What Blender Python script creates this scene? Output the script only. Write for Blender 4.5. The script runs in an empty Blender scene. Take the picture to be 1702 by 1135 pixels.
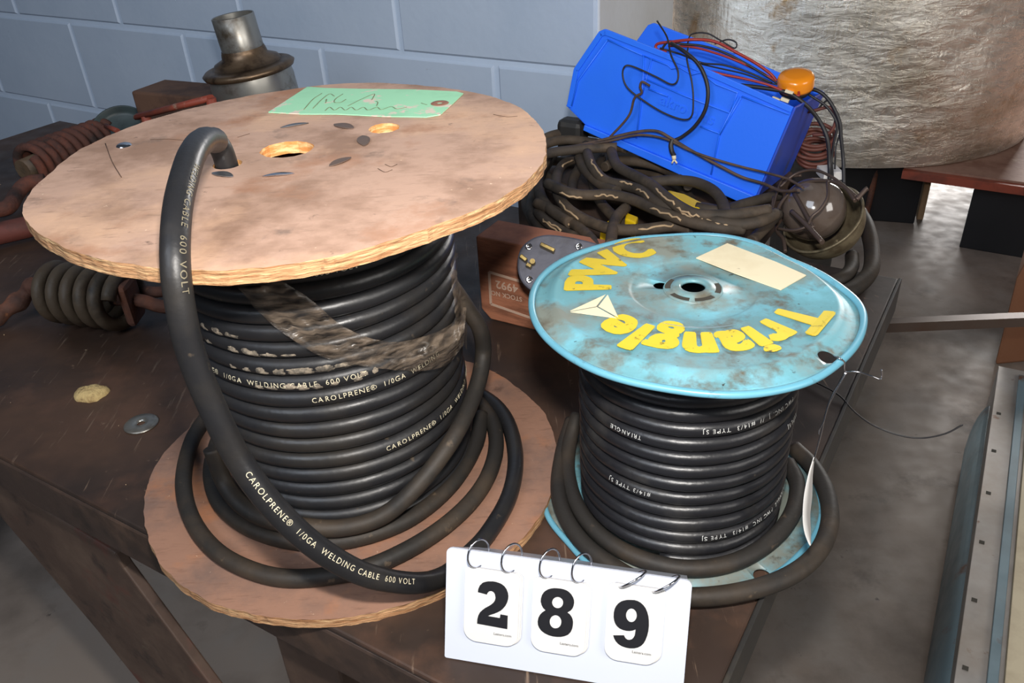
import bpy, bmesh, math, random
from mathutils import Vector, Matrix, noise
random.seed(7)
sc = bpy.context.scene
C = bpy.context.collection
PI = math.pi
R = math.radians
V = Vector

# ------------------------------------------------------------------ camera, world, lights
W_, H_, FPX = 1702, 1135, 1391.64
PITCH, ROLL, CAMZ = R(31.8438), R(3.3179), 1.25
cF = V((0, math.cos(PITCH), -math.sin(PITCH)))
c_r = V((1, 0, 0)); c_d = V((0, -math.sin(PITCH), -math.cos(PITCH)))
cR = c_r * math.cos(ROLL) + c_d * math.sin(ROLL)
cD = c_d * math.cos(ROLL) - c_r * math.sin(ROLL)
CAM = V((0, 0, CAMZ))
cd = bpy.data.cameras.new('camera'); cam = bpy.data.objects.new('camera', cd); C.objects.link(cam)
cd.sensor_width = 36; cd.lens = FPX / W_ * 36; cd.clip_start = .02; cd.clip_end = 50
m = Matrix((cR, -cD, -cF)).transposed().to_4x4(); m.translation = CAM
cam.matrix_world = m
sc.camera = cam
cd.dof.use_dof = False

wd = bpy.data.worlds.new('world'); sc.world = wd; wd.use_nodes = True
bg = wd.node_tree.nodes['Background']; bg.inputs[0].default_value = (.70, .82, 1, 1); bg.inputs[1].default_value = .06
sc.view_settings.view_transform = 'Standard'; sc.view_settings.look = 'None'
sc.view_settings.exposure = 0; sc.view_settings.gamma = 1; sc.view_settings.use_curve_mapping = False

def area(name, loc, target, size, energy, col, sy=None):
    l = bpy.data.lights.new(name, 'AREA'); l.energy = energy; l.color = col; l.size = size
    if sy: l.shape = 'RECTANGLE'; l.size_y = sy
    o = bpy.data.objects.new(name, l); C.objects.link(o); o.location = loc
    o.rotation_euler = (V(target) - V(loc)).to_track_quat('-Z', 'Y').to_euler(); return o
# camera flash just above the lens
area('camera_flash', CAM - cD * .105 + cF * .0 + cR * .012, CAM + cF * 1.5 - cD * .12, .045, 6.9, (1, .955, .9), .025)
# cool daylight from a doorway far behind on the right, then two added fills with no source in view
area('doorway_daylight', (3.6, 6.4, 1.5), (1.6, 2.6, 0), 2.0, 900, (1, .97, .94))
area('wall_fill', (-1.3, -1.0, 2.8), (.2, 1.5, .9), 1.4, 36, (.78, .87, 1))  # added soft cool fill that lifts the back wall
area('bale_fill', (2.6, -1.6, 2.3), (1.1, 2.6, .6), 1.6, 55, (1, .96, .91))  # added broad fill that brightens the bale and the wall return

# ------------------------------------------------------------------ picture helpers (rays through the picture, met with real surfaces)
def ray(x, y): return cF + cR * ((x - W_ / 2) / FPX) + cD * ((y - H_ / 2) / FPX)
def at(x, y, z):
    d = ray(x, y); return CAM + d * ((z - CAMZ) / d.z)
def aty(x, y, Y):
    d = ray(x, y); return CAM + d * (Y / d.y)
def atd(x, y, dist): return CAM + ray(x, y).normalized() * dist
def onpl(x, y, P, n):
    d = ray(x, y); return CAM + d * ((P - CAM).dot(n) / d.dot(n))
def oncyl(x, y, cx, cy, r):
    d = ray(x, y); a = d.x ** 2 + d.y ** 2; b = -2 * (d.x * cx + d.y * cy); c = cx * cx + cy * cy - r * r
    D = b * b - 4 * a * c
    t = (-b - math.sqrt(D)) / (2 * a) if D > 0 else -b / (2 * a)
    return CAM + d * t
U = V((-.8415, .5402, 0)); N = V((.5402, .8415, 0)); Z = V((0, 0, 1))
TZ = .75

# ------------------------------------------------------------------ mesh helpers
def catmull(P, n=10, closed=False):
    P = [V(p) for p in P]; L = len(P); out = []
    rng = range(L if closed else L - 1)
    for i in rng:
        if closed: a, b, c, d = P[(i - 1) % L], P[i], P[(i + 1) % L], P[(i + 2) % L]
        else:
            b, c = P[i], P[i + 1]
            a = P[i - 1] if i > 0 else b * 2 - c
            d = P[i + 2] if i + 2 < L else c * 2 - b
        for k in range(n):
            t = k / n; t2 = t * t; t3 = t2 * t
            out.append(((b * 2) + (c - a) * t + (a * 2 - b * 5 + c * 4 - d) * t2 + (b * 3 - a - c * 3 + d) * t3) * .5)
    if not closed: out.append(P[-1].copy())
    return out

def frames(P):
    T = []
    for i in range(len(P)):
        t = (P[min(i + 1, len(P) - 1)] - P[max(i - 1, 0)])
        T.append(t.normalized() if t.length > 1e-9 else V((0, 0, 1)))
    up = V((0, 0, 1)) if abs(T[0].z) < .9 else V((1, 0, 0))
    n = (up - T[0] * up.dot(T[0])).normalized(); F = []
    for t in T:
        n = n - t * n.dot(t)
        n = n.normalized() if n.length > 1e-6 else t.orthogonal().normalized()
        F.append((t, n, t.cross(n)))
    return F

class MB:
    def __init__(s): s.v = []; s.f = []; s.m = []; s.sm = []
    def add(s, vs, fs, mi=0, smooth=True):
        o = len(s.v); s.v += [V(p) for p in vs]
        for f in fs: s.f.append([o + i for i in f]); s.m.append(mi); s.sm.append(smooth)
        return s
    def tube(s, P, r, seg=10, closed=False, mi=0, caps=True, flat=1.0):
        F = frames(P); n = len(P); vs = []
        rr = r if callable(r) else (lambda i: r)
        for i, (p, (t, a, b)) in enumerate(zip(P, F)):
            for k in range(seg):
                an = 2 * PI * k / seg
                vs.append(p + (a * math.cos(an) * flat + b * math.sin(an)) * rr(i))
        fs = []
        for i in range(n if closed else n - 1):
            j = (i + 1) % n
            for k in range(seg):
                l = (k + 1) % seg
                fs.append((i * seg + k, i * seg + l, j * seg + l, j * seg + k))
        s.add(vs, fs, mi)
        if caps and not closed:
            o = len(s.v) - len(vs)
            s.f.append([o + k for k in range(seg)][::-1]); s.m.append(mi); s.sm.append(False)
            s.f.append([o + (n - 1) * seg + k for k in range(seg)]); s.m.append(mi); s.sm.append(False)
        return s
    def box(s, o, ax, ay, az, mi=0):     # o corner, three edge vectors
        o, ax, ay, az = V(o), V(ax), V(ay), V(az)
        vs = [o, o + ax, o + ax + ay, o + ay, o + az, o + ax + az, o + ax + ay + az, o + ay + az]
        fs = [(3, 2, 1, 0), (4, 5, 6, 7), (0, 1, 5, 4), (1, 2, 6, 5), (2, 3, 7, 6), (3, 0, 4, 7)]
        if ax.cross(ay).dot(az) < 0: fs = [f[::-1] for f in fs]
        return s.add(vs, fs, mi, False)
    def cbox(s, c, ax, ay, az, mi=0):
        ax, ay, az = V(ax), V(ay), V(az)
        return s.box(V(c) - (ax + ay + az) * .5, ax, ay, az, mi)
    def lathe(s, prof, c=(0, 0, 0), ax=(0, 0, 1), seg=48, mi=0, rf=None, smooth=True):
        ax = V(ax).normalized(); e1 = ax.orthogonal().normalized()
        if abs(ax.z) > .999: e1 = V((1, 0, 0))
        e2 = ax.cross(e1); c = V(c); vs = []
        for (r, h) in prof:
            for k in range(seg):
                a = 2 * PI * k / seg; q = rf(a, r) if rf else r
                vs.append(c + (e1 * math.cos(a) + e2 * math.sin(a)) * q + ax * h)
        fs = []
        for i in range(len(prof) - 1):
            for k in range(seg):
                l = (k + 1) % seg
                fs.append((i * seg + k, i * seg + l, (i + 1) * seg + l, (i + 1) * seg + k))
        return s.add(vs, fs, mi, smooth)
    def prism(s, pts, d, mi=0, smooth=False):   # polygon (3-D points) pushed along d
        n = len(pts); d = V(d); pts = [V(p) for p in pts]
        nn = V((0, 0, 0))
        for i in range(n): nn += pts[i].cross(pts[(i + 1) % n])
        if nn.dot(d) > 0: pts = pts[::-1]
        vs = pts + [p + d for p in pts]
        fs = [list(range(n)), [n + i for i in range(n)][::-1]] + [(i, n + i, n + (i + 1) % n, (i + 1) % n)[::1] for i in range(n)]
        fs[2:] = [f[::-1] for f in fs[2:]]
        return s.add(vs, fs, mi, smooth)
    def build(s, name, mats, parent=None, origin=None, bevel=0, segs=2, fix=True):
        if not isinstance(mats, (list, tuple)): mats = [mats]
        if origin is None:
            if parent is not None: origin = V(parent['_o'])
            else:
                xs = [p.x for p in s.v]; ys = [p.y for p in s.v]; zs = [p.z for p in s.v]
                origin = V(((min(xs) + max(xs)) / 2, (min(ys) + max(ys)) / 2, min(zs)))
        origin = V(origin)
        me = bpy.data.meshes.new(name)
        me.from_pydata([tuple(p - origin) for p in s.v], [], s.f)
        for i, p in enumerate(me.polygons): p.material_index = s.m[i]; p.use_smooth = s.sm[i]
        for mt in mats: me.materials.append(mt)
        if fix:
            bm = bmesh.new(); bm.from_mesh(me); bmesh.ops.recalc_face_normals(bm, faces=bm.faces); bm.to_mesh(me); bm.free()
        o = bpy.data.objects.new(name, me); C.objects.link(o)
        if parent is not None: o.parent = parent; o.location = origin - V(parent['_o'])
        else: o.location = origin
        o['_o'] = tuple(origin)
        if bevel:
            b = o.modifiers.new('bevel', 'BEVEL'); b.width = bevel; b.segments = segs; b.limit_method = 'ANGLE'; b.angle_limit = R(35)
        return o

def thing(name, label, cat, loc, group=None):
    o = bpy.data.objects.new(name, None); C.objects.link(o); o.location = loc; o['_o'] = tuple(loc)
    o.empty_display_size = .02
    return tag(o, label, cat, group)
def tag(o, label=None, cat=None, group=None, kind=None):
    if label: o['label'] = label
    if cat: o['category'] = cat
    if group: o['group'] = group
    if kind: o['kind'] = kind
    return o

_tc = {}
def textmesh(s, size, bold=0.0, space=1.0):
    k = (s, size, bold, space)
    if k in _tc: return _tc[k]
    cu = bpy.data.curves.new('t', 'FONT'); cu.body = s; cu.size = size; cu.offset = bold * size; cu.space_character = space; cu.resolution_u = 4
    o = bpy.data.objects.new('t', cu); C.objects.link(o)
    dg = bpy.context.evaluated_depsgraph_get(); dg.update()
    me = bpy.data.meshes.new_from_object(o.evaluated_get(dg))
    vs = [v.co.copy() for v in me.vertices]; fs = [list(p.vertices) for p in me.polygons]
    bpy.data.objects.remove(o); bpy.data.meshes.remove(me)
    _tc[k] = (vs, fs); return vs, fs

def plate(outlines, z0, z1):   # flat plate with holes, outlines = lists of (x, y); returns verts, faces
    cu = bpy.data.curves.new('p', 'CURVE'); cu.dimensions = '2D'; cu.fill_mode = 'BOTH'; cu.extrude = (z1 - z0) / 2
    for ol in outlines:
        sp = cu.splines.new('POLY'); sp.points.add(len(ol) - 1); sp.use_cyclic_u = True
        for i, (x, y) in enumerate(ol): sp.points[i].co = (x, y, 0, 1)
    o = bpy.data.objects.new('p', cu); C.objects.link(o)
    dg = bpy.context.evaluated_depsgraph_get(); dg.update()
    me = bpy.data.meshes.new_from_object(o.evaluated_get(dg))
    vs = [v.co + V((0, 0, (z0 + z1) / 2)) for v in me.vertices]; fs = [list(p.vertices) for p in me.polygons]
    bpy.data.objects.remove(o); bpy.data.meshes.remove(me)
    return vs, fs

def radial(pts, cx, cy, R0):   # smooth periodic radius function through measured rim points
    A = sorted((math.atan2(p.y - cy, p.x - cx) % (2 * PI), math.hypot(p.x - cx, p.y - cy) / R0) for p in pts)
    def f(a):
        a %= 2 * PI; w = 0; s_ = 0
        for (b, r) in A:
            d = abs(a - b); d = min(d, 2 * PI - d); k = math.exp(-(d / .22) ** 2) + 1e-5; w += k; s_ += k * r
        return s_ / w
    return f

# ------------------------------------------------------------------ materials
def srgb(r, g, b):
    f = lambda c: (c / 12.92 if c <= .04045 else ((c + .055) / 1.055) ** 2.4)
    return (f(r / 255), f(g / 255), f(b / 255), 1)

def mat(name, base, rough=.6, metal=0, spec=.5, layers=(), bump=0, bscale=60, bdet=6, coat=0, sss=0, stretch=None, alpha=1, rvar=0, trans=0, emis=None):
    """layers: (colour, noise scale, low, high, detail, (sx,sy,sz)) patches of another colour laid over base"""
    mt = bpy.data.materials.new(name); mt.use_nodes = True; nt = mt.node_tree; nd = nt.nodes; lk = nt.links
    b = nd['Principled BSDF']
    b.inputs['Roughness'].default_value = rough; b.inputs['Metallic'].default_value = metal
    b.inputs['Specular IOR Level'].default_value = spec; b.inputs['Coat Weight'].default_value = coat
    b.inputs['Alpha'].default_value = alpha; b.inputs['Transmission Weight'].default_value = trans
    tc = nd.new('ShaderNodeTexCoord')
    prev = None
    for i, ly in enumerate(layers):
        col, scl, lo, hi = ly[:4]; det = ly[4] if len(ly) > 4 else 5; st = ly[5] if len(ly) > 5 else (1, 1, 1)
        mp = nd.new('ShaderNodeMapping'); mp.inputs['Scale'].default_value = st; mp.inputs['Location'].default_value = (i * 3.7 + len(name), i * 1.3, i * 2.1)
        if len(ly) > 6: mp.inputs['Rotation'].default_value = ly[6]
        lk.new(tc.outputs['Object'], mp.inputs[0])
        nz = nd.new('ShaderNodeTexNoise'); nz.inputs['Scale'].default_value = scl; nz.inputs['Detail'].default_value = det; nz.inputs['Roughness'].default_value = .62
        lk.new(mp.outputs[0], nz.inputs['Vector'])
        rp = nd.new('ShaderNodeMapRange'); rp.inputs['From Min'].default_value = lo; rp.inputs['From Max'].default_value = hi
        lk.new(nz.outputs['Fac'], rp.inputs['Value'])
        mx = nd.new('ShaderNodeMix'); mx.data_type = 'RGBA'
        lk.new(rp.outputs[0], mx.inputs[0])
        if prev is None: mx.inputs[6].default_value = base
        else: lk.new(prev, mx.inputs[6])
        mx.inputs[7].default_value = col; prev = mx.outputs[2]
    if prev is None: b.inputs['Base Color'].default_value = base
    else: lk.new(prev, b.inputs['Base Color'])
    if rvar:
        nz = nd.new('ShaderNodeTexNoise'); nz.inputs['Scale'].default_value = 25; nz.inputs['Detail'].default_value = 6
        lk.new(tc.outputs['Object'], nz.inputs['Vector'])
        rp = nd.new('ShaderNodeMapRange'); rp.inputs['From Min'].default_value = .3; rp.inputs['From Max'].default_value = .7
        rp.inputs['To Min'].default_value = max(0, rough - rvar); rp.inputs['To Max'].default_value = min(1, rough + rvar)
        lk.new(nz.outputs['Fac'], rp.inputs['Value']); lk.new(rp.outputs[0], b.inputs['Roughness'])
    if bump:
        mp = nd.new('ShaderNodeMapping'); mp.inputs['Scale'].default_value = stretch or (1, 1, 1); lk.new(tc.outputs['Object'], mp.inputs[0])
        nz = nd.new('ShaderNodeTexNoise'); nz.inputs['Scale'].default_value = bscale; nz.inputs['Detail'].default_value = bdet
        lk.new(mp.outputs[0], nz.inputs['Vector'])
        bp = nd.new('ShaderNodeBump'); bp.inputs['Strength'].default_value = bump; bp.inputs['Distance'].default_value = .002
        lk.new(nz.outputs['Fac'], bp.inputs['Height']); lk.new(bp.outputs[0], b.inputs['Normal'])
    return mt

M = {}
rotg = (0, 0, R(35))
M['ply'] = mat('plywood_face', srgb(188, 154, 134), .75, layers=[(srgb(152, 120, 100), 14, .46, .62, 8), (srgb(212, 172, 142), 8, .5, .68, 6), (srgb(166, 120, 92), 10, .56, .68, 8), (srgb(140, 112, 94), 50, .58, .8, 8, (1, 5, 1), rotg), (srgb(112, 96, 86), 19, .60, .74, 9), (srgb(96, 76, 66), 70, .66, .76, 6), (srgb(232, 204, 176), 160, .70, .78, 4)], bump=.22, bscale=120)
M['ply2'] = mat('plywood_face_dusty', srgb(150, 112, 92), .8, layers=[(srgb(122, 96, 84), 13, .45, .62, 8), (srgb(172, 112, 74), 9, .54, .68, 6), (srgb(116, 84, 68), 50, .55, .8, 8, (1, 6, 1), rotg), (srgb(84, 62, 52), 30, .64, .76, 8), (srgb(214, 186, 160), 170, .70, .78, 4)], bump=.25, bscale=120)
M['plyedge'] = mat('plywood_edge', srgb(196, 150, 108), .85, layers=[(srgb(150, 104, 66), 30, .42, .62, 6, (1, 1, 14)), (srgb(226, 190, 140), 55, .52, .7, 6, (1, 1, 10)), (srgb(110, 76, 50), 80, .62, .75)], bump=.9, bscale=90, stretch=(1, 1, 6))
M['freshwood'] = mat('fresh_cut_wood', srgb(222, 150, 84), .7, layers=[(srgb(246, 208, 150), 60, .45, .62, 6, (1, 1, 6)), (srgb(150, 84, 40), 70, .62, .75)], bump=.8, bscale=120)
M['rubber'] = mat('black_cable_rubber', srgb(32, 32, 34), .40, spec=.45, layers=[(srgb(46, 43, 40), 14, .5, .72), (srgb(96, 84, 70), 70, .66, .78, 8), (srgb(30, 30, 32), 8, .55, .7)], bump=.12, bscale=200, rvar=.08)
M['rubber2'] = mat('dusty_cable_rubber', srgb(42, 39, 36), .6, spec=.35, layers=[(srgb(64, 54, 44), 12, .45, .65), (srgb(104, 88, 70), 60, .64, .76, 8)], bump=.2, bscale=160)
M['rubber3'] = mat('black_thin_cable_rubber', srgb(28, 28, 31), .36, spec=.5, layers=[(srgb(52, 50, 48), 18, .52, .7), (srgb(92, 84, 72), 90, .68, .8, 8)], bump=.12, bscale=220)
M['oldcable'] = mat('old_grey_brown_cable', srgb(66, 58, 50), .7, spec=.3, layers=[(srgb(90, 76, 62), 12, .45, .65), (srgb(44, 40, 36), 20, .5, .7)], bump=.4, bscale=120)
M['crack'] = mat('cracked_jacket_filler', srgb(176, 150, 118), .9)
M['print'] = mat('cable_print', srgb(206, 196, 168), .7)
M['printdim'] = mat('worn_cable_print', srgb(120, 112, 92), .7)
M['printw'] = mat('white_cable_print', srgb(196, 196, 192), .6)
M['scuff'] = mat('tape_residue', srgb(140, 128, 112), .8, layers=[(srgb(84, 78, 70), 160, .45, .6)], bump=.8, bscale=240)
M['blue'] = mat('light_blue_paint', srgb(104, 156, 166), .40, spec=.5, layers=[(srgb(118, 180, 196), 13, .47, .60, 8), (srgb(122, 128, 120), 15, .44, .60, 10), (srgb(98, 94, 82), 46, .52, .68, 10), (srgb(70, 60, 50), 34, .66, .74, 10), (srgb(56, 48, 42), 150, .66, .74, 6), (srgb(150, 206, 216), 90, .70, .78, 6)], bump=.06, bscale=90, rvar=.1)
M['bluerim'] = mat('light_blue_rim_paint', srgb(96, 156, 176), .35, layers=[(srgb(108, 168, 188), 9, .45, .7), (srgb(70, 80, 80), 50, .60, .72, 8)], rvar=.08)
M['yellow'] = mat('yellow_paint', srgb(214, 188, 48), .5, layers=[(srgb(196, 176, 50), 14, .48, .7), (srgb(90, 80, 44), 110, .60, .70, 8)])
M['cream'] = mat('cream_paper', srgb(222, 210, 178), .8, layers=[(srgb(204, 186, 150), 12, .48, .7), (srgb(120, 88, 56), 60, .68, .76, 8)])
M['table'] = mat('dark_brown_bench_top', srgb(56, 44, 38), .5, spec=.4, layers=[(srgb(78, 58, 46), 3.2, .48, .64, 6), (srgb(104, 74, 58), 5.5, .55, .74, 8), (srgb(36, 30, 27), 4, .5, .7), (srgb(128, 106, 88), 75, .67, .77, 8), (srgb(120, 100, 84), 12, .62, .72, 8, (14, 1, 1), (0, 0, R(20)))], bump=.35, bscale=22, rvar=.12)
M['tside'] = mat('dark_brown_bench_side', srgb(64, 50, 43), .6, layers=[(srgb(92, 70, 56), 10, .48, .7, 8), (srgb(40, 32, 28), 14, .5, .7), (srgb(130, 108, 90), 60, .68, .78)], bump=.6, bscale=40)
M['brace'] = mat('worn_brown_brace', srgb(80, 62, 52), .6, layers=[(srgb(104, 84, 70), 8, .46, .66, 8), (srgb(100, 60, 50), 14, .56, .7), (srgb(128, 118, 98), 11, .6, .7, 8), (srgb(50, 40, 36), 20, .56, .7)], bump=.4, bscale=40)
M['rust'] = mat('rusty_iron', srgb(104, 66, 50), .8, layers=[(srgb(132, 78, 52), 26, .46, .66, 8), (srgb(62, 44, 38), 16, .48, .68), (srgb(150, 96, 62), 60, .62, .74)], bump=.9, bscale=90)
M['rustdark'] = mat('dark_oily_spring_steel', srgb(96, 80, 62), .6, layers=[(srgb(94, 72, 52), 24, .48, .68, 8), (srgb(44, 40, 34), 20, .5, .7)], bump=.5, bscale=110)
M['rustred'] = mat('red_rust_paint', srgb(112, 58, 48), .7, layers=[(srgb(70, 44, 38), 14, .48, .68, 8)], bump=.5, bscale=60)
M['wall'] = mat('pale_blue_painted_block', srgb(186, 200, 218), .6, layers=[(srgb(174, 190, 210), 3, .4, .7), (srgb(120, 126, 136), 26, .7, .78, 6)], bump=.25, bscale=70)
M['mortar'] = mat('painted_mortar', srgb(196, 212, 232), .6, bump=.3, bscale=90)
M['wallend'] = mat('pale_warm_block_end', srgb(214, 218, 222), .65, layers=[(srgb(198, 198, 196), 4, .42, .7)], bump=.25, bscale=70)
M['floor'] = mat('stained_concrete', srgb(152, 138, 126), .6, layers=[(srgb(100, 88, 78), 2.2, .42, .66, 8), (srgb(150, 142, 134), 3.4, .52, .72, 8), (srgb(78, 66, 58), 4.5, .58, .74, 8), (srgb(60, 50, 44), 26, .68, .76, 6)], bump=.25, bscale=24, rvar=.1)
M['bin'] = mat('blue_plastic', srgb(38, 112, 248), .42, spec=.4, layers=[(srgb(40, 116, 240), 6, .5, .8)], bump=.05, bscale=300)
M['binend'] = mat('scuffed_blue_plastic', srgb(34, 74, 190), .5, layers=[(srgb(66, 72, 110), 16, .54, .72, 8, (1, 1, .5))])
M['foil'] = mat('wrinkled_silver_wrap', srgb(232, 226, 214), .27, metal=.8, spec=.8, layers=[(srgb(172, 160, 140), 3.2, .46, .68, 8), (srgb(176, 140, 96), 6, .62, .72, 8), (srgb(230, 226, 218), 5, .55, .75)], rvar=.1)
M['tag'] = mat('green_card', srgb(164, 224, 182), .7, layers=[(srgb(148, 208, 166), 20, .5, .7), (srgb(222, 208, 190), 34, .58, .61, 8)])
M['pencil'] = mat('pencil_mark', srgb(126, 132, 100), .8)
M['eyelet'] = mat('brown_eyelet', srgb(150, 104, 84), .7)
M['steel'] = mat('galvanised_metal', srgb(150, 152, 156), .38, metal=.9, layers=[(srgb(110, 108, 104), 30, .5, .7)])
M['chrome'] = mat('chrome_wire', srgb(210, 210, 214), .14, metal=1)
M['white'] = mat('white_plastic', srgb(206, 211, 224), .35, spec=.4)
M['card'] = mat('white_card', srgb(218, 216, 213), .5)
M['cardedge'] = mat('grey_card_edge', srgb(150, 148, 150), .6)
M['ink'] = mat('black_ink', srgb(30, 30, 34), .45)
M['greyplug'] = mat('dark_grey_moulded_plastic', srgb(86, 88, 102), .6, layers=[(srgb(74, 74, 84), 40, .45, .65), (srgb(116, 112, 110), 160, .66, .76)], bump=.3, bscale=160)
M['brass'] = mat('tarnished_brass', srgb(150, 132, 84), .35, metal=.9, layers=[(srgb(84, 72, 48), 40, .5, .66)])
M['crate'] = mat('reddish_brown_wood', srgb(172, 112, 84), .75, layers=[(srgb(120, 76, 56), 14, .45, .68, 6, (1, 1, 5)), (srgb(172, 116, 84), 9, .55, .75)], bump=.4, bscale=60, stretch=(1, 1, 5))
M['stencil'] = mat('faded_white_stencil', srgb(198, 168, 148), .85)
M['cardboard'] = mat('brown_cardboard', srgb(124, 82, 56), .8, layers=[(srgb(120, 76, 50), 8, .45, .68), (srgb(92, 58, 40), 30, .64, .74)], bump=.2, bscale=60)
M['galv'] = mat('tarnished_grey_metal', srgb(150, 148, 142), .36, metal=.75, layers=[(srgb(96, 84, 70), 22, .54, .7, 8), (srgb(64, 56, 48), 60, .66, .76)], rvar=.1)
M['bronze'] = mat('brown_tarnished_metal', srgb(112, 92, 72), .4, metal=.7, layers=[(srgb(70, 54, 42), 40, .48, .66, 8)], bump=.2, bscale=90)
M['bowl'] = mat('rusty_grey_bowl_metal', srgb(128, 116, 92), .5, metal=.5, layers=[(srgb(84, 68, 50), 30, .48, .68, 8), (srgb(150, 142, 118), 20, .55, .72)], bump=.5, bscale=120)
M['lens'] = mat('smoky_grey_glass', srgb(98, 86, 78), .12, spec=.7, coat=.5, layers=[(srgb(84, 70, 60), 26, .45, .65)])
M['amber'] = mat('amber_plastic_lens', srgb(236, 140, 24), .25, spec=.5, coat=.3)
M['redwire'] = mat('red_wire', srgb(150, 44, 36), .5)
M['blackwire'] = mat('black_wire', srgb(34, 32, 34), .5)
M['brownwire'] = mat('brown_dusty_wire', srgb(84, 66, 54), .7, layers=[(srgb(60, 48, 42), 60, .45, .62)])
M['brickwire'] = mat('brownish_red_cable', srgb(104, 58, 48), .5)
M['yplastic'] = mat('yellow_plastic', srgb(236, 196, 20), .45, layers=[(srgb(150, 120, 30), 40, .62, .74)])
M['blackp'] = mat('black_paint', srgb(16, 16, 19), .7)
M['blacks'] = mat('dark_steel', srgb(40, 38, 36), .6, layers=[(srgb(64, 58, 50), 20, .5, .7)])
M['board'] = mat('red_brown_board', srgb(134, 100, 84), .8, layers=[(srgb(108, 70, 54), 8, .45, .66, 8), (srgb(150, 122, 104), 12, .56, .72)], bump=.4, bscale=40)
M['redtrim'] = mat('red_brown_painted_edge', srgb(134, 62, 42), .6, layers=[(srgb(96, 48, 36), 12, .48, .68)])
M['post'] = mat('bare_wood_post', srgb(168, 138, 104), .75, layers=[(srgb(132, 100, 72), 10, .46, .68, 6, (4, 4, 1))])
M['bluesteel'] = mat('blue_grey_painted_steel', srgb(120, 140, 148), .4, metal=.2, layers=[(srgb(104, 116, 120), 5, .46, .7), (srgb(110, 74, 52), 16, .62, .72, 8, (1, 1, .4))], rvar=.1)
M['lightsteel'] = mat('pale_grey_steel', srgb(172, 166, 160), .4, metal=.25, layers=[(srgb(152, 140, 128), 6, .46, .7), (srgb(120, 88, 66), 30, .66, .75)], rvar=.1)
M['creamsteel'] = mat('cream_steel', srgb(200, 186, 156), .5, layers=[(srgb(170, 152, 124), 8, .5, .7)])
M['wornsteel'] = mat('brown_grey_bar_steel', srgb(86, 72, 64), .5, metal=.4, layers=[(srgb(84, 64, 54), 12, .48, .68, 8)])
M['pan'] = mat('dark_green_grey_enamel', srgb(62, 74, 74), .45, layers=[(srgb(46, 52, 52), 14, .48, .68)])
M['orange'] = mat('orange_red_paint', srgb(140, 62, 44), .6, layers=[(srgb(110, 60, 46), 20, .46, .6), (srgb(150, 130, 110), 40, .6, .68)])
M['rust2'] = mat('deep_red_brown_rust', srgb(88, 54, 44), .85, layers=[(srgb(112, 62, 46), 30, .5, .66, 8), (srgb(52, 38, 34), 22, .48, .62, 8)], bump=1.0, bscale=110)
M['film'] = None
def film():
    mt = bpy.data.materials.new('dusty_clear_stretch_film'); mt.use_nodes = True; nt = mt.node_tree; nd = nt.nodes; lk = nt.links
    b = nd['Principled BSDF']; b.inputs['Roughness'].default_value = .25; b.inputs['Specular IOR Level'].default_value = .8
    tc = nd.new('ShaderNodeTexCoord'); mp = nd.new('ShaderNodeMapping'); mp.inputs['Scale'].default_value = (1, 1, 5); lk.new(tc.outputs['Object'], mp.inputs[0])
    nz = nd.new('ShaderNodeTexNoise'); nz.inputs['Scale'].default_value = 55; nz.inputs['Detail'].default_value = 6; lk.new(mp.outputs[0], nz.inputs[0])
    rp = nd.new('ShaderNodeMapRange'); rp.inputs[1].default_value = .3; rp.inputs[2].default_value = .7; rp.inputs[3].default_value = .0; rp.inputs[4].default_value = .55; lk.new(nz.outputs['Fac'], rp.inputs[0])
    lk.new(rp.outputs[0], b.inputs['Alpha'])
    cr = nd.new('ShaderNodeValToRGB'); cr.color_ramp.elements[0].color = srgb(80, 70, 60); cr.color_ramp.elements[1].color = srgb(140, 124, 108)
    cr.color_ramp.elements[0].position = .35; cr.color_ramp.elements[1].position = .7; lk.new(nz.outputs['Fac'], cr.inputs[0]); lk.new(cr.outputs[0], b.inputs['Base Color'])
    bp = nd.new('ShaderNodeBump'); bp.inputs['Strength'].default_value = .6; bp.inputs['Distance'].default_value = .002; lk.new(nz.outputs['Fac'], bp.inputs['Height']); lk.new(bp.outputs[0], b.inputs['Normal'])
    return mt
M['film'] = film()
# foil: long soft creases and fine crinkles
nt = M['foil'].node_tree; nd = nt.nodes; lk = nt.links
tc = nd.new('ShaderNodeTexCoord'); mp = nd.new('ShaderNodeMapping'); mp.inputs['Scale'].default_value = (1, 1, 3.0); lk.new(tc.outputs['Object'], mp.inputs[0])
n1 = nd.new('ShaderNodeTexNoise'); n1.inputs['Scale'].default_value = 12; n1.inputs['Detail'].default_value = 9; n1.inputs['Roughness'].default_value = .65; n1.inputs['Distortion'].default_value = .6; lk.new(mp.outputs[0], n1.inputs[0])
mp2 = nd.new('ShaderNodeMapping'); mp2.inputs['Scale'].default_value = (4, 4, .8); lk.new(tc.outputs['Object'], mp2.inputs[0])
n2 = nd.new('ShaderNodeTexNoise'); n2.inputs['Scale'].default_value = 22; n2.inputs['Detail'].default_value = 5; lk.new(mp2.outputs[0], n2.inputs[0])
ad = nd.new('ShaderNodeMath'); ad.operation = 'ADD'; lk.new(n1.outputs['Fac'], ad.inputs[0])
mu = nd.new('ShaderNodeMath'); mu.operation = 'MULTIPLY'; mu.inputs[1].default_value = .35; lk.new(n2.outputs['Fac'], mu.inputs[0]); lk.new(mu.outputs[0], ad.inputs[1])
bp = nd.new('ShaderNodeBump'); bp.inputs['Strength'].default_value = .8; bp.inputs['Distance'].default_value = .008; lk.new(ad.outputs[0], bp.inputs['Height']); lk.new(bp.outputs[0], nd['Principled BSDF'].inputs['Normal'])

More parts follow.
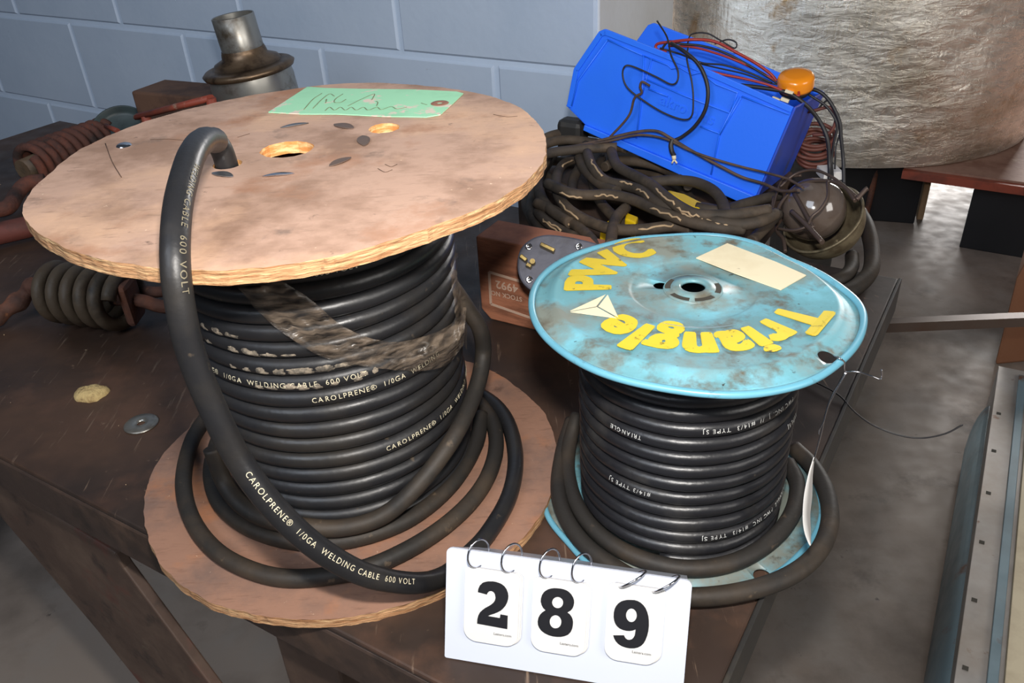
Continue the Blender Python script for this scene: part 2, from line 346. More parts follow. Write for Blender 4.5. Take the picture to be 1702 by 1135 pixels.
# ------------------------------------------------------------------ setting
fl = MB().box((-5, -3, -.05), (11, 0, 0), (0, 11, 0), (0, 0, .05)).build('floor', M['floor']); tag(fl, kind='structure')
WP = V((.478, .899, 0)) + N * .20           # a point of the back wall's face
Wc = V((.158, 1.338, 0)); Wc = Wc + N * ((WP - Wc).dot(N))
wb = MB(); wb.box(Wc + N * .004 + U * .004, U * 4.6, N * .2, Z * 2.9, 1)
def block(s0, s1, z0, z1):
    g = .0045; b = .004; o = Wc + U * (s0 + g); a = s1 - s0 - 2 * g; h = z1 - z0 - 2 * g
    p = [(0, 0), (a, 0), (a, h), (0, h)]; q = [(b, b), (a - b, b), (a - b, h - b), (b, h - b)]
    vs = [o + U * x + Z * (z0 + g + y) + N * .004 for x, y in p] + [o + U * x + Z * (z0 + g + y) for x, y in q]
    wb.add(vs, [(4, 5, 6, 7)] + [(i, (i + 1) % 4, 4 + (i + 1) % 4, 4 + i) for i in range(4)], 0, False)
zz = .905 - .208 * 4; row = 0
for rI in range(-4, 9):
    z0 = .905 + .208 * (rI - 1); z1 = z0 + .208
    off = (.192 if rI % 2 == 0 else .39)
    if z0 < 0: z0 = 0
    s0 = 0; s1 = off
    while s0 < 4.5:
        block(s0, s1, z0, z1); s0 = s1; s1 = s0 + .39
wo = wb.build('wall_back', [M['wall'], M['mortar']], origin=Wc); tag(wo, kind='structure')
WL = (onpl(1116, 30, Wc, U) - Wc).dot(N); print('return', WL)
we = MB().box(Wc + N * .006 + U * .16, -U * .16, N * WL, Z * 2.9).build('wall_return', M['wallend'], origin=Wc); tag(we, kind='structure')

# ------------------------------------------------------------------ workbench
Cr = V((.478, .899, TZ)); DEP = .741; LEN = 1.69; TH = .055
bench = thing('workbench', 'heavy dark brown workbench under the two cable reels', 'workbench', Cr + U * LEN / 2 - N * DEP / 2 - Z * TZ)
tb = MB(); tb.box(Cr - N * DEP - Z * .006, U * LEN, N * DEP, Z * .006)
tb.build('bench_top', M['table'], bench, bevel=.002)
sd = MB()
sd.box(Cr - N * DEP - Z * TH, U * LEN, N * .035, Z * (TH - .007))
sd.box(Cr - N * .035 - Z * TH, U * LEN, N * .035, Z * (TH - .007))
sd.box(Cr - N * (DEP - .036) - Z * TH, U * .035, N * (DEP - .072), Z * (TH - .007))
sd.box(Cr - N * (DEP - .036) + U * (LEN - .035) - Z * TH, U * .035, N * (DEP - .072), Z * (TH - .007))
sd.build('bench_frame', M['tside'], bench, bevel=.003)
ed = MB(); ed.box(Cr - N * DEP - N * .004 - Z * .045 - U * .004, U * .004, N * (DEP + .004), Z * .0465)
ed.build('edge_angle', M['blacks'], bench, bevel=.001)
Pf = Cr - N * (DEP - .02)
def fp(x, y): return onpl(x, y, Pf, N)
_l = fp(437, 1052); _a = (_l - Cr).dot(U) - .075
for a, b in ((_a, DEP - .095), (.10, .03), (LEN - .2, .03), (LEN - .2, DEP - .10)):
    p = Cr + U * a - N * b - Z * TH
    MB().box(V((p.x, p.y, 0)), U * .075, -N * .065, Z * (TZ - TH - .001)).build('leg', M['brace'], bench, bevel=.003)
# slanting brace below the front left corner
q0, q1 = (0, 804), (203, 923)
br = MB(); e = [fp(-60, 768), fp(190, 920), fp(205, 945), fp(395, 1200), fp(520, 1340), fp(420, 1372), fp(283, 1200), fp(159, 1045), fp(0, 858), fp(-60, 800)]
br.prism(e, N * .012); br.build('brace', M['brace'], bench, bevel=.002)
# dents and marks on the top: a steel washer and a lump of dried glue
c = at(235, 705, TZ)
w_ = MB().lathe([(.004, 0), (.0045, .0016), (.008, .0022), (.0155, .0016), (.017, .0004), (.017, 0), (.004, 0)], c + Z * .0005, seg=40)
tag(w_.build('washer', M['galv']), 'flat grey steel washer lying on the bench left of the wooden reel', 'washer')
c = at(152, 655, TZ); lm = MB(); vs = []
for i in range(9):
    for k in range(18):
        a = 2 * PI * k / 18; t = i / 8; r_ = .017 * math.sin(t * PI / 2) * (1 + .35 * noise.noise(V((math.cos(a) * 1.5, math.sin(a) * 1.5, 3)))); vs.append(c + V((math.cos(a) * r_ * 1.15, math.sin(a) * r_ * .8, .009 * math.cos(t * PI / 2) + .0018 * noise.noise(V((i, k, 0)) * .7) * (1 - t))))
lm.add(vs, [(i * 18 + k, (i + 1) * 18 + k, (i + 1) * 18 + (k + 1) % 18, i * 18 + (k + 1) % 18) for i in range(8) for k in range(18)])
M['lump'] = mat('dried_foam', srgb(196, 170, 116), .9, layers=[(srgb(140, 112, 72), 90, .48, .66)], bump=.9, bscale=260)
tag(lm.build('glue_lump', M['lump']), 'pale yellow lump of dried glue stuck on the bench top at the left', 'glue lump')

# ------------------------------------------------------------------ wooden reel
CX, CY, RR = -.1508, .6090, .18615
FT = 1.047; FB = .759; TT = .0095
T1 = [(73,302),(152,239),(231.5,205),(316,181),(432,156),(575,138.5),(734,145),(840,168),(898,210),(907,242),(893,284),(840,324),(707,379),(549,427),(390,449),(205,437),(99,406),(46,369),(33,337)]
B1 = [(322.6,706),(263,763),(240,837),(250.6,903),(279,953),(353,1002),(460,1024.6),(559,1029),(641,1014),(732,981),(847,916),(905,846),(925,776),(921,722),(905,689),(859,644)]
f1 = radial([at(x, y, FT) for x, y in T1], CX, CY, RR); f2 = radial([at(x, y, FB) for x, y in B1], CX, CY, RR)
wreel = thing('wooden_cable_reel', 'large plywood cable reel with a tan round top and green card', 'cable reel', (CX, CY, TZ))
def outline(f, R0, n=300, seed=0, chip=.0012):
    o = []
    for k in range(n):
        a = 2 * PI * k / n; r_ = R0 * f(a) + chip * noise.noise(V((math.cos(a) * 14, math.sin(a) * 14, seed))) + chip * .5 * noise.noise(V((math.cos(a) * 50, math.sin(a) * 50, seed)))
        o.append((CX + r_ * math.cos(a), CY + r_ * math.sin(a)))
    return o
def circ2(c, r, n=28, j=.05, ex=1): return [(c.x + r * ex * math.cos(2 * PI * k / n) * (1 + j * random.uniform(-1, 1)), c.y + r * math.sin(2 * PI * k / n) * (1 + j * random.uniform(-1, 1))) for k in range(n)]
h1, h2, h3 = at(477, 248, FT), at(638, 213, FT), at(378, 273, FT)
def wood_flange(outs, z0, z1, face, holes):
    vs, fs = plate(outs, z0, z1); mb = MB()
    vs = [V(p) for p in vs]
    for f in fs:
        n = (vs[f[1]] - vs[f[0]]).cross(vs[f[2]] - vs[f[0]])
        mi = 0
        if abs(n.normalized().z) < .5:
            c = sum((vs[i] for i in f), V()) / len(f); mi = 1
            if any((c.xy - h.xy).length < .03 for h in holes): mi = 2
        mb.add([vs[i] for i in f], [list(range(len(f)))], mi, False)
    return mb.build('flange', [face, M['plyedge'], M['freshwood']], wreel, fix=False)
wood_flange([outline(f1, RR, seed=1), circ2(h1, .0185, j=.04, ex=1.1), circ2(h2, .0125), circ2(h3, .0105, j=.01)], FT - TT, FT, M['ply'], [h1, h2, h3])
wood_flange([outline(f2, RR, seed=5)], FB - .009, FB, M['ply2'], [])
MB().lathe([(.072, FB + .001), (.072, FT - TT - .001)], (CX, CY, 0)).lathe([(.060, FB + .001), (.060, FT - TT - .001)], (CX, CY, 0)).build('core', M['crate'], wreel)
M['dullclip'] = mat('dull_brown_metal', srgb(112, 94, 84), .5, metal=.3)
def lens_shape(p, q, w, h, mt, nm, lab=None, par=None):
    d = (q - p); s = d.cross(Z).normalized(); L = []
    n = 14; up = []; dn = []
    for i in range(n + 1):
        t = i / n; k = math.sin(PI * t) ** .7; c = p + d * t + Z * (h * math.sin(PI * t))
        up.append(c + s * w * k * .5); dn.append(c - s * w * k * .5)
    o = MB().prism(up + dn[1:-1][::-1], Z * .0006).build(nm, mt, par)
    if lab: o['label'] = lab
for a, b, w, mtl in (((466, 213), (513, 205), .005, 'steel'), ((555, 207), (588, 214), .010, 'dullclip'), ((603, 226), (606, 243), .010, 'dullclip'), ((547, 277), (584, 262), .008, 'dullclip'), ((436, 294), (490, 289), .005, 'chrome'), ((352, 288), (388, 294), .008, 'steel')):
    lens_shape(at(*a, FT + .0003), at(*b, FT + .0003), w, .0008, M[mtl], 'clip', 'metal clip end showing in the plywood' if mtl != 'dullclip' else 'dark metal clip end showing in the plywood', wreel)
MB().lathe([(.0001, .0022), (.003, .002), (.0052, .0012), (.006, 0)], at(206, 242, FT), seg=24).build('nail_head', M['chrome'], wreel)['label'] = 'shiny round nail head'
# scratches and splits in the face
M['crackdark'] = mat('dark_crack', srgb(92, 68, 54), .9)
M['scratch'] = mat('pale_scratch', srgb(226, 190, 154), .9)
sp = MB()
for pts in ([(175, 238), (186, 268), (202, 295)], [(250, 232), (280, 231), (305, 233)], [(395, 228), (415, 222)], [(628, 280), (640, 286), (652, 282)], [(640, 273), (650, 277), (660, 273)], [(345, 232), (330, 230)], [(820, 190), (842, 194), (860, 193)]):
    MB().tube(catmull([at(x, y, FT + .0002) for x, y in pts], 5), .00035, 5, flat=.4).build('crack', M['crackdark'], wreel)

# cable on the wooden reel
RC = .00715; coilR = .1015; pitch = .01455; zb = FB + RC + .0005; nt_ = 18.75
def coilpt(t, r0=coilR, zb=zb, pitch=pitch, wob=.0018, cx=CX, cy=CY):   # t in turns
    a = 2 * PI * t - 1.2
    r_ = r0 + wob * noise.noise(V((t * .9, 3.1, 0))) + (.0015 if t > 12 else 0)
    return V((cx + r_ * math.cos(a), cy + r_ * math.sin(a), zb + pitch * t + .0012 * noise.noise(V((math.cos(a) * 1.5, math.sin(a) * 1.5, t * .35)))))
wc = MB()
P = [coilpt(i / 72) for i in range(int(nt_ * 72) + 1)]
wc.tube(P, RC, 14)
loose = {}
def strand(name, pts, r=RC, mi=0, seg=14, n=12, mb=None):
    Q = catmull(pts, n); (mb or wc).tube(Q, r, seg, mi=mi); loose[name] = Q; return Q
zf = FB + RC
strand('ring_inner', [at(405, 690, zf), at(370, 718, zf), at(354, 760, zf), at(352, 800, zf), at(370, 842, zf), at(420, 880, zf), at(500, 901, zf), at(590, 895, zf), at(680, 862, zf), at(750, 805, zf), at(790, 740, zf), at(800, 690, zf + .004)], mi=1)
strand('ring_middle', [at(345, 690, zf), at(318, 735, zf), at(305, 800, zf), at(320, 865, zf), at(365, 920, zf), at(440, 955, zf), at(520, 960, zf), at(620, 940, zf), at(720, 888, zf), at(790, 825, zf), at(822, 760, zf), at(820, 705, zf), at(790, 660, zf)], mi=1)
strand('ring_rising', [oncyl(x, y, CX, CY, r_) for x, y, r_ in ((352, 745, .119), (372, 800, .119), (400, 838, .119), (440, 862, .118), (500, 874, .120), (570, 877, .120), (640, 855, .119), (700, 800, .119), (755, 725, .119), (790, 650, .119), (803, 590, .1185), (798, 548, .117), (778, 515, .112), (752, 478, .100), (730, 455, .082))], mi=1)
E_ = [at(790, 650, zf), at(826, 676, zf), at(848, 712, zf), at(857, 765, zf), at(846, 825, zf), at(812, 885, zf), at(775, 925, zf + .002), atd(738, 957, .655), atd(690, 969, .632), atd(620, 959, .605), atd(560, 932, .585), atd(500, 888, .568), atd(440, 825, .553), atd(390, 752, .542), atd(348, 665, .525), atd(317, 585, .510), atd(299, 505, .498), atd(291, 430, .496), atd(295, 350, .512), atd(308, 290, .536), atd(322, 252, .56), atd(340, 233, .59), atd(358, 234, .625), h3 + V((-.004, -.004, .020)), h3 + V((-.001, -.001, .009)), h3 - Z * .02]
QE = catmull(E_, 14)
nE = len(QE); wc.tube(QE, lambda i: RC + .0011 * min(1, max(0, (i / 14 - 6) / 3)), 16)
wcable = wc.build('welding_cable', [M['rubber'], M['rubber2']], origin=(CX, CY, FB))
tag(wcable, 'thick black welding cable wound on the wooden reel and looping over its top', 'cable')

def text_along(s, Q, start, size, side, roff, name='lettering', par=wcable, matl=None, bold=.0, space=1.15, flip=False, radius=RC):
    """lay text on the skin of a cable: Q path, start = distance along it, side(t,pos) = outward direction"""
    vs, fs = textmesh(s, size, bold, space)
    L = [0]
    for i in range(1, len(Q)): L.append(L[-1] + (Q[i] - Q[i - 1]).length)
    def smp(d):
        d = max(0, min(L[-1] - 1e-6, d)); lo, hi = 0, len(L) - 1
        while hi - lo > 1:
            m_ = (lo + hi) // 2
            if L[m_] <= d: lo = m_
            else: hi = m_
        t = (d - L[lo]) / max(1e-9, L[hi] - L[lo]); return Q[lo].lerp(Q[hi], t), (Q[min(hi + 1, len(Q) - 1)] - Q[max(lo - 1, 0)]).normalized()
    out = []; h = size * .35
    for v in vs:
        x, y = (v.x, v.y - h)
        p, t = smp(start - x if flip else start + x)
        o = side(p, t); o = (o - t * o.dot(t)).normalized(); up = (t.cross(o)) * (1 if not flip else -1)
        up = -up
        a = y / radius
        out.append(p + (o * math.cos(a) + up * math.sin(a)) * (radius + roff))
    mb = MB().add(out, fs, 0, False)
    return mb.build(name, matl or M['print'], par)
def tocam(tilt=0):
    def f(p, t):
        d = (CAM - p).normalized(); u_ = Z - d * Z.dot(d)
        return (d * math.cos(tilt) + u_.normalized() * math.sin(tilt))
    return f
def arcpos(Q, px, py):
    best = None; L = 0
    for i in range(1, len(Q)):
        L += (Q[i] - Q[i - 1]).length
        d = Q[i] - CAM; w = d.dot(cF); x = W_ / 2 + FPX * d.dot(cR) / w; y = H_ / 2 + FPX * d.dot(cD) / w
        k = (x - px) ** 2 + (y - py) ** 2
        if best is None or k < best[0]: best = (k, L, i)
    return best
FULL = 'CAROLPRENE®  1/0GA  WELDING CABLE  600 VOLT'
import_dir = lambda Q, i: (Q[min(i + 3, len(Q) - 1)] - Q[max(i - 3, 0)])
# big loop: reads downwards along the loop from the left, so against the path's direction
text_along(FULL, QE, arcpos(QE, 396, 785)[1], .0054, tocam(.12), .0003, flip=True, radius=RC + .0011, space=1.28)
text_along('WELDING CABLE  600 VOLT', QE, arcpos(QE, 312, 285)[1], .0056, lambda p, t: (CAM - p).normalized() + cR * .75, .0003, flip=True, radius=RC + .0011, space=1.25, matl=M['printdim'])
# coil turns
def coil_text(s, px, py, size=.0054, bold=0, sp_=1.28, front=P, r_=coilR):
    p = oncyl(px, py, CX, CY, coilR + RC)
    a = math.atan2(p.y - CY, p.x - CX); t0 = (a + 1.2) / (2 * PI); k = round((p.z - zb) / pitch - t0); t = t0 + k
    L = 0; i0 = int(t * 72)
    for i in range(1, i0 + 1): L += (P[i] - P[i - 1]).length
    text_along(s, P, L, size, lambda q, tt: V((q.x - CX, q.y - CY, .02)).normalized(), .0003, flip=False, space=sp_)
coil_text('ENE®  1/0GA  WELDING CABLE  600 VOLT', 344, 606)
coil_text('CAROLPRENE®  1/0GA  WELDING', 527, 662)
coil_text('CAROLPRENE®  1/0GA  WELDING CABLE', 645, 735)
coil_text('NG CABLE  600 VOLT', 450, 480)
# rows of torn tape residue on the coil
sf = MB()
for (x, y, w, h) in ((342, 548, 16, 12), (362, 556, 22, 14), (385, 565, 30, 9), (346, 578, 18, 10), (387, 590, 22, 12), (415, 594, 34, 16), (448, 598, 30, 10), (480, 600, 26, 5), (388, 617, 14, 10), (410, 618, 16, 10), (436, 621, 26, 16), (464, 622, 24, 16), (500, 619, 44, 16), (540, 613, 34, 13), (570, 608, 30, 9), (596, 604, 26, 7), (430, 645, 16, 8), (452, 646, 20, 9), (482, 644, 24, 9), (502, 646, 22, 10), (527, 644, 18, 11), (556, 639, 14, 7), (596, 632, 16, 14), (624, 616, 12, 10), (605, 622, 14, 8)):
    p = oncyl(x, y, CX, CY, coilR + RC); a = math.atan2(p.y - CY, p.x - CX); t0 = (a + 1.2) / (2 * PI); k = round((p.z - zb) / pitch - t0); q = coilpt(t0 + k)
    o = (V((math.cos(a), math.sin(a), 0))); tg = V((-math.sin(a), math.cos(a), 0)); ph0 = max(-.35, min(.75, (p.z - q.z) / RC * .9)); vs = []; n = 9
    ww = w * p.dot(p) ** .5 * 0 + w * (p - CAM).length / FPX * .5; hh = h * 1.3 * (p - CAM).length / FPX * .5 / RC
    for i in range(3):
        for j in range(14):
            b = 2 * PI * j / 14; rr = (i / 2) * (1 + .6 * noise.noise(V((math.cos(b) * 2, math.sin(b) * 2, x * .7)))); dx = ww * rr * math.cos(b); ph = ph0 + hh * rr * math.sin(b)
            aa = dx / (coilR + RC); oo = V((math.cos(a + aa), math.sin(a + aa), 0))
            vs.append(V((CX, CY, q.z)) + oo * ((q.xy - V((CX, CY))).length + (RC + .0006 - .0004 * i) * math.cos(ph)) + Z * ((RC + .0006 - .0004 * i) * math.sin(ph)))
    sf.add(vs, [(i * 14 + j, i * 14 + (j + 1) % 14, (i + 1) * 14 + (j + 1) % 14, (i + 1) * 14 + j) for i in range(2) for j in range(14)])
sf.build('tape_residue', M['scuff'], wcable)

# stretch film strap round the coil
up = [(380, 452), (425, 452), (470, 468), (520, 500), (560, 535), (610, 560), (660, 568), (715, 556), (755, 535), (775, 515)]
lo = [(345, 456), (395, 478), (425, 513), (470, 553), (530, 590), (590, 606), (650, 614), (700, 616), (742, 606), (770, 574)]
fm = MB(); nr = 9
uq = catmull([V((x, y, 0)) for x, y in up], 8); lq = catmull([V((x, y, 0)) for x, y in lo], 8)
vs = []
for i, (a, b) in enumerate(zip(uq, lq)):
    for k in range(nr):
        t = k / (nr - 1); q = a.lerp(b, t)
        rad = coilR + RC + .002 + .0035 * noise.noise(V((i * .12, k * .9, 1))) + .0022 * noise.noise(V((i * .5, k * 2.3, 4))) + (.006 * math.sin(PI * t) if i > 55 else .002) + .012 * max(0, (i - 50) / 30)
        vs.append(oncyl(q.x, q.y + 1.5 * noise.noise(V((i * .4, k, 9))), CX, CY, rad))
fm.add(vs, [(i * nr + k, i * nr + k + 1, (i + 1) * nr + k + 1, (i + 1) * nr + k) for i in range(len(uq) - 1) for k in range(nr - 1)])
# tail going up behind the flange on the right
a_ = [(756, 420), (750, 440), (752, 470), (757, 500), (757, 525)]; b_ = [(763, 421), (756, 440), (765, 465), (775, 500), (776, 570)]
aq = catmull([V((x, y, 0)) for x, y in a_], 8); bq = catmull([V((x, y, 0)) for x, y in b_], 8); vs = []
for i, (a, b) in enumerate(zip(aq, bq)):
    for k in range(5):
        q = a.lerp(b, k / 4); vs.append(oncyl(q.x, q.y, CX, CY, .112) + V((.0015 * noise.noise(V((i * .4, k * 2, 0))), -.012 * (i / len(aq)) + .003 * noise.noise(V((i * .3, k * 1.7, 5))), 0)))
fm.add(vs, [(i * 5 + k, i * 5 + k + 1, (i + 1) * 5 + k + 1, (i + 1) * 5 + k) for i in range(len(aq) - 1) for k in range(4)])
fo = fm.build('stretch_film', M['film']); sm = fo.modifiers.new('s', 'SOLIDIFY'); sm.thickness = .0003
tag(fo, 'torn strap of dusty clear plastic film around the black cable of the wooden reel', 'plastic film')

# green card
tg = [(511, 144), (478.5, 165), (446, 186), (500, 189), (560, 189), (640, 193), (709, 194), (732, 190), (752, 172), (770, 155), (759, 152), (690, 148.5), (600, 147.5), (540, 146)]
gc = MB(); gp = [at(x, y, FT + .0012) for x, y in tg]
gc.prism(gp, -Z * .0008)
go = thing('paper_tag', 'pale green card tag with pencil scribble lying on the plywood top', 'paper tag', gp[2])
gc.build('card', M['tag'], go)
MB().lathe([(.0022, 0), (.0028, .0004), (.0075, .0003), (.0078, 0)], at(731, 171.5, FT + .0013), seg=28).build('eyelet', M['eyelet'], go)
sc_ = MB()
for pts in ([(505, 182), (520, 165), (535, 155)], [(520, 180), (535, 165), (548, 156), (556, 160)], [(570, 156), (558, 164), (556, 170), (566, 170), (575, 165)], [(578, 176), (600, 165), (622, 156), (618, 166)], [(540, 184), (548, 178), (556, 183), (566, 178), (574, 183), (584, 178), (592, 183), (604, 178), (612, 183), (626, 178), (634, 182), (650, 177), (660, 181), (676, 178)], [(541, 171), (543, 165), (541, 167)], [(626, 176), (628, 170), (625, 168)], [(700, 171), (706, 173), (710, 174)]):
    sc_.tube(catmull([at(x, y, FT + .0014) for x, y in pts], 5), .00045, 4, flat=.3)
sc_.build('pencil_writing', M['pencil'], go)

# ------------------------------------------------------------------ light blue steel reel
X2, Y2, R2_ = .13625, .54385, .11885
F2T = .9493; F2B = .7545
XB, YB = .1327, .5285
T2 = [(878,508),(891,460),(924,432),(998,404),(1109,388),(1202,387),(1260,400),(1313,427),(1405,475),(1435,500),(1442,515),(1439,552),(1405,597),(1350,634),(1239,656),(1109,645),(998,619),(924,578),(887,538)]
B2 = [(942,731),(915,775),(902,850),(940,900),(981,943),(1040,968),(1151,990),(1250,975),(1330,925),(1372,850),(1340,770)]
P2 = sorted(((math.atan2(p.y - Y2, p.x - X2)) % (2 * PI), math.hypot(p.x - X2, p.y - Y2)) for p in [at(x, y, F2T) for x, y in T2])
PB = sorted(((math.atan2(p.y - YB, p.x - XB)) % (2 * PI), math.hypot(p.x - XB, p.y - YB)) for p in [at(x, y, F2B) for x, y in B2])
def rimf(A, w=.13):
    def g(a):      # straight runs between measured rim points, softened
        a %= 2 * PI; n = len(A)
        for i in range(n):
            a0, r0 = A[i]; a1, r1 = A[(i + 1) % n]; d = (a1 - a0) % (2 * PI); x = (a - a0) % (2 * PI)
            if x <= d: return r0 + (r1 - r0) * x / d
        return A[0][1]
    T = [sum(g(2 * PI * i / 180 + k * w / 4) * (5 - abs(k)) for k in range(-4, 5)) / 25 for i in range(180)]
    def f(a):
        x = (a % (2 * PI)) / (2 * PI) * 180; i = int(x) % 180; t = x - int(x); return T[i] * (1 - t) + T[(i + 1) % 180] * t
    return f
g2 = rimf(P2); gb = rimf(PB)
sreel = thing('steel_cable_reel', 'light blue painted steel cable reel with yellow lettering on its top', 'cable reel', (XB, YB, TZ))
def rr2(f, R0):
    def h(a, r):
        k = r / R0; w = max(0, min(1, (k - .55) / .42)); return r * (1 - w) + (f(a) * k) * w
    return h
ro = (at(926, 490, F2T) - V((X2, Y2, F2T))).length; ro2 = (at(1390, 497, F2T) - V((X2, Y2, F2T))).length; ro = (ro + ro2) / 2
ri = ((at(1046, 484, F2T) - at(1266, 496, F2T)).length) / 2
RO = R2_
prof = [(.0090, .0000), (.0092, .0014), (.0104, .0020), (.0156, .0018), (.0164, .0002), (.0204, .0002), (.0213, -.0016), (ri - .003, -.0016), (ri - .001, -.0008), (ri + .001, .0002), (ro - .004, -.0002), (ro - .001, .0012), (ro + .001, .0014), (ro + .004, -.0006), (RO - .0075, -.0032), (RO - .0050, -.0030)]
topf = MB().lathe(prof, (X2, Y2, F2T), seg=180, rf=rr2(g2, RO))
def cut(o, cyls):
    for c, r_, seg in cyls:
        bm = bmesh.new(); bmesh.ops.create_cone(bm, cap_ends=True, segments=seg, radius1=r_, radius2=r_, depth=.05); me = bpy.data.meshes.new('c'); bm.to_mesh(me); bm.free()
        q = bpy.data.objects.new('c', me); C.objects.link(q); q.location = c
        bpy.context.view_layer.update(); md = o.modifiers.new('b', 'BOOLEAN'); md.object = q; md.operation = 'DIFFERENCE'; md.solver = 'EXACT'
        dg = bpy.context.evaluated_depsgraph_get(); dg.update()
        nm = bpy.data.meshes.new_from_object(o.evaluated_get(dg)); o.modifiers.clear(); o.data = nm; bpy.data.objects.remove(q)
# edge roll
def roll(f, cx, cy, z, R0, rr, mb, seg=180):
    path = [V((cx + (f(2 * PI * k / seg) - rr) * math.cos(2 * PI * k / seg), cy + (f(2 * PI * k / seg) - rr) * math.sin(2 * PI * k / seg), z)) for k in range(seg)]
    mb.tube(path, rr, 10, closed=True)
tf = topf.build('flange', M['blue'], sreel)
hole1, hole2 = at(1376, 589, F2T), at(1098.5, 472, F2T)
so = tf.modifiers.new('s', 'SOLIDIFY'); so.thickness = .0008; so.offset = 0; cut(tf, [(V(p) - V((0, 0, 0)), r_, 40) for p, r_ in ((hole1, .0062), (hole2, .0056))])
rm = MB(); roll(g2, X2, Y2, F2T - .0022, RO, .0026, rm); rm.build('rim', M['bluerim'], sreel)
botf = MB().lathe([(.055, .0), (.06, .0), (.0615, .001), (.085, .001), (.087, 0), (RO - .005, -.001)], (XB, YB, F2B + .0006), seg=180, rf=rr2(gb, RO))
bo = botf.build('flange', M['blue'], sreel)
so = bo.modifiers.new('s', 'SOLIDIFY'); so.thickness = .0008; so.offset = 0; cut(bo, [(at(1267, 957, F2B), .0068, 40)])
rm = MB(); roll(gb, XB, YB, F2B - .0012, RO, .0026, rm); rm.build('rim', M['bluerim'], sreel)
def axis2(z): t = (z - F2B) / (F2T - F2B); return XB + (X2 - XB) * t, YB + (Y2 - YB) * t
MB().tube([V((*axis2(z), z)) for z in (F2B + .002, F2T - .003)], .058, 40, caps=False).build('core', M['bluesteel'], sreel)
def ang(px, py): p = at(px, py, F2T); return math.atan2(p.y - Y2, p.x - X2), (p.xy - V((X2, Y2))).length
# hub slots: four dark bent-over tabs round the centre hole
hub = MB(); M['void'] = mat('dark_slot', srgb(60, 56, 48), .8)
for a0 in [ang(*p)[0] for p in ((1126, 475), (1190, 480), (1115, 506), (1186, 512))]:
    pts = []
    for s, rad in ((1, .0206), (-1, .0160)):
        for k in range(9):
            a = a0 + s * (k / 8 - .5) * R(46); pts.append(V((X2 + rad * math.cos(a), Y2 + rad * math.sin(a), F2T + (.0004 if s < 0 else .0002))))
    hub.prism(pts, Z * .0005)
hub.build('tab', M['void'], sreel)['label'] = 'dark bent-over tabs round the hub hole'
MB().lathe([(.0208, .0016), (.0213, .0022), (.0219, .0010)], (X2, Y2, F2T - .0016), seg=60).build('hub_ring', M['blue'], sreel)
# lettering runs clockwise, tops of the letters outwards
def arc_text(s, a_start, a_end, r0, h, par, mtl, bold, name='lettering'):
    vs0, fs0 = textmesh(s, 1, .012, 1.12); vs = []; fs = []
    for i, (dx, dy) in enumerate(((0, 0), (bold, 0), (-bold, 0), (0, bold * .6), (0, -bold * .6), (bold * .7, bold * .5), (-bold * .7, bold * .5), (bold * .7, -bold * .5), (-bold * .7, -bold * .5))):
        o = len(vs); vs += [V((v.x + dx, v.y + dy, i * .00002)) for v in vs0]; fs += [[o + k for k in f] for f in fs0]
    x0 = min(v.x for v in vs); x1 = max(v.x for v in vs)
    H = max(v.y for v in textmesh('T', 1, .012, 1.0)[0])
    out = []
    for v in vs:
        t = (v.x - x0) / (x1 - x0); a = a_start + (a_end - a_start) * t; r_ = r0 + v.y / H * h
        out.append(V((X2 + r_ * math.cos(a), Y2 + r_ * math.sin(a), F2T + .0009 + v.z + (.0006 if r_ > ro - .004 else 0))))
    mb = MB().add(out, fs, 0, False); return mb.build(name, mtl, par)
a1 = ang(1372, 518)[0]; a2 = ang(1000, 535)[0]
rT0 = ang(1290, 523)[1]; rT1 = ang(1383, 528)[1]
print('letters', math.degrees(a1), math.degrees(a2), rT0, rT1, ro, ri)
if a2 > a1: a2 -= 2 * PI
arc_text('Triangle', a1, a2, rT0, rT1 - rT0, sreel, M['yellow'], .05)
b1 = ang(980, 484)[0]; b2 = ang(1090, 420)[0]
if b2 > b1: b2 -= 2 * PI
arc_text('PWC', b1, b2, ang(1015, 465)[1], (rT1 - rT0) * .95, sreel, M['yellow'], .055)
lz = F2T + .0012
A, B, Cc, O = [at(x, y, lz) for x, y in ((1010, 487), (943, 518), (1030, 530), (992.5, 509))]
logo = MB()
for p, q in ((A, B), (B, Cc), (Cc, A)):
    c = (p + q + O) / 3; logo.prism([c + (k - c) * .88 for k in (p, q, O)], -Z * .0004)
logo.build('triangle_emblem', M['cream'], sreel)
MB().prism([at(x, y, F2T + .0016) for x, y in ((1209, 404), (1157, 428), (1220, 453), (1298, 481), (1340, 457), (1290, 435))], -Z * .0008).build('sticker', M['cream'], sreel)['label'] = 'blank cream paper sticker'

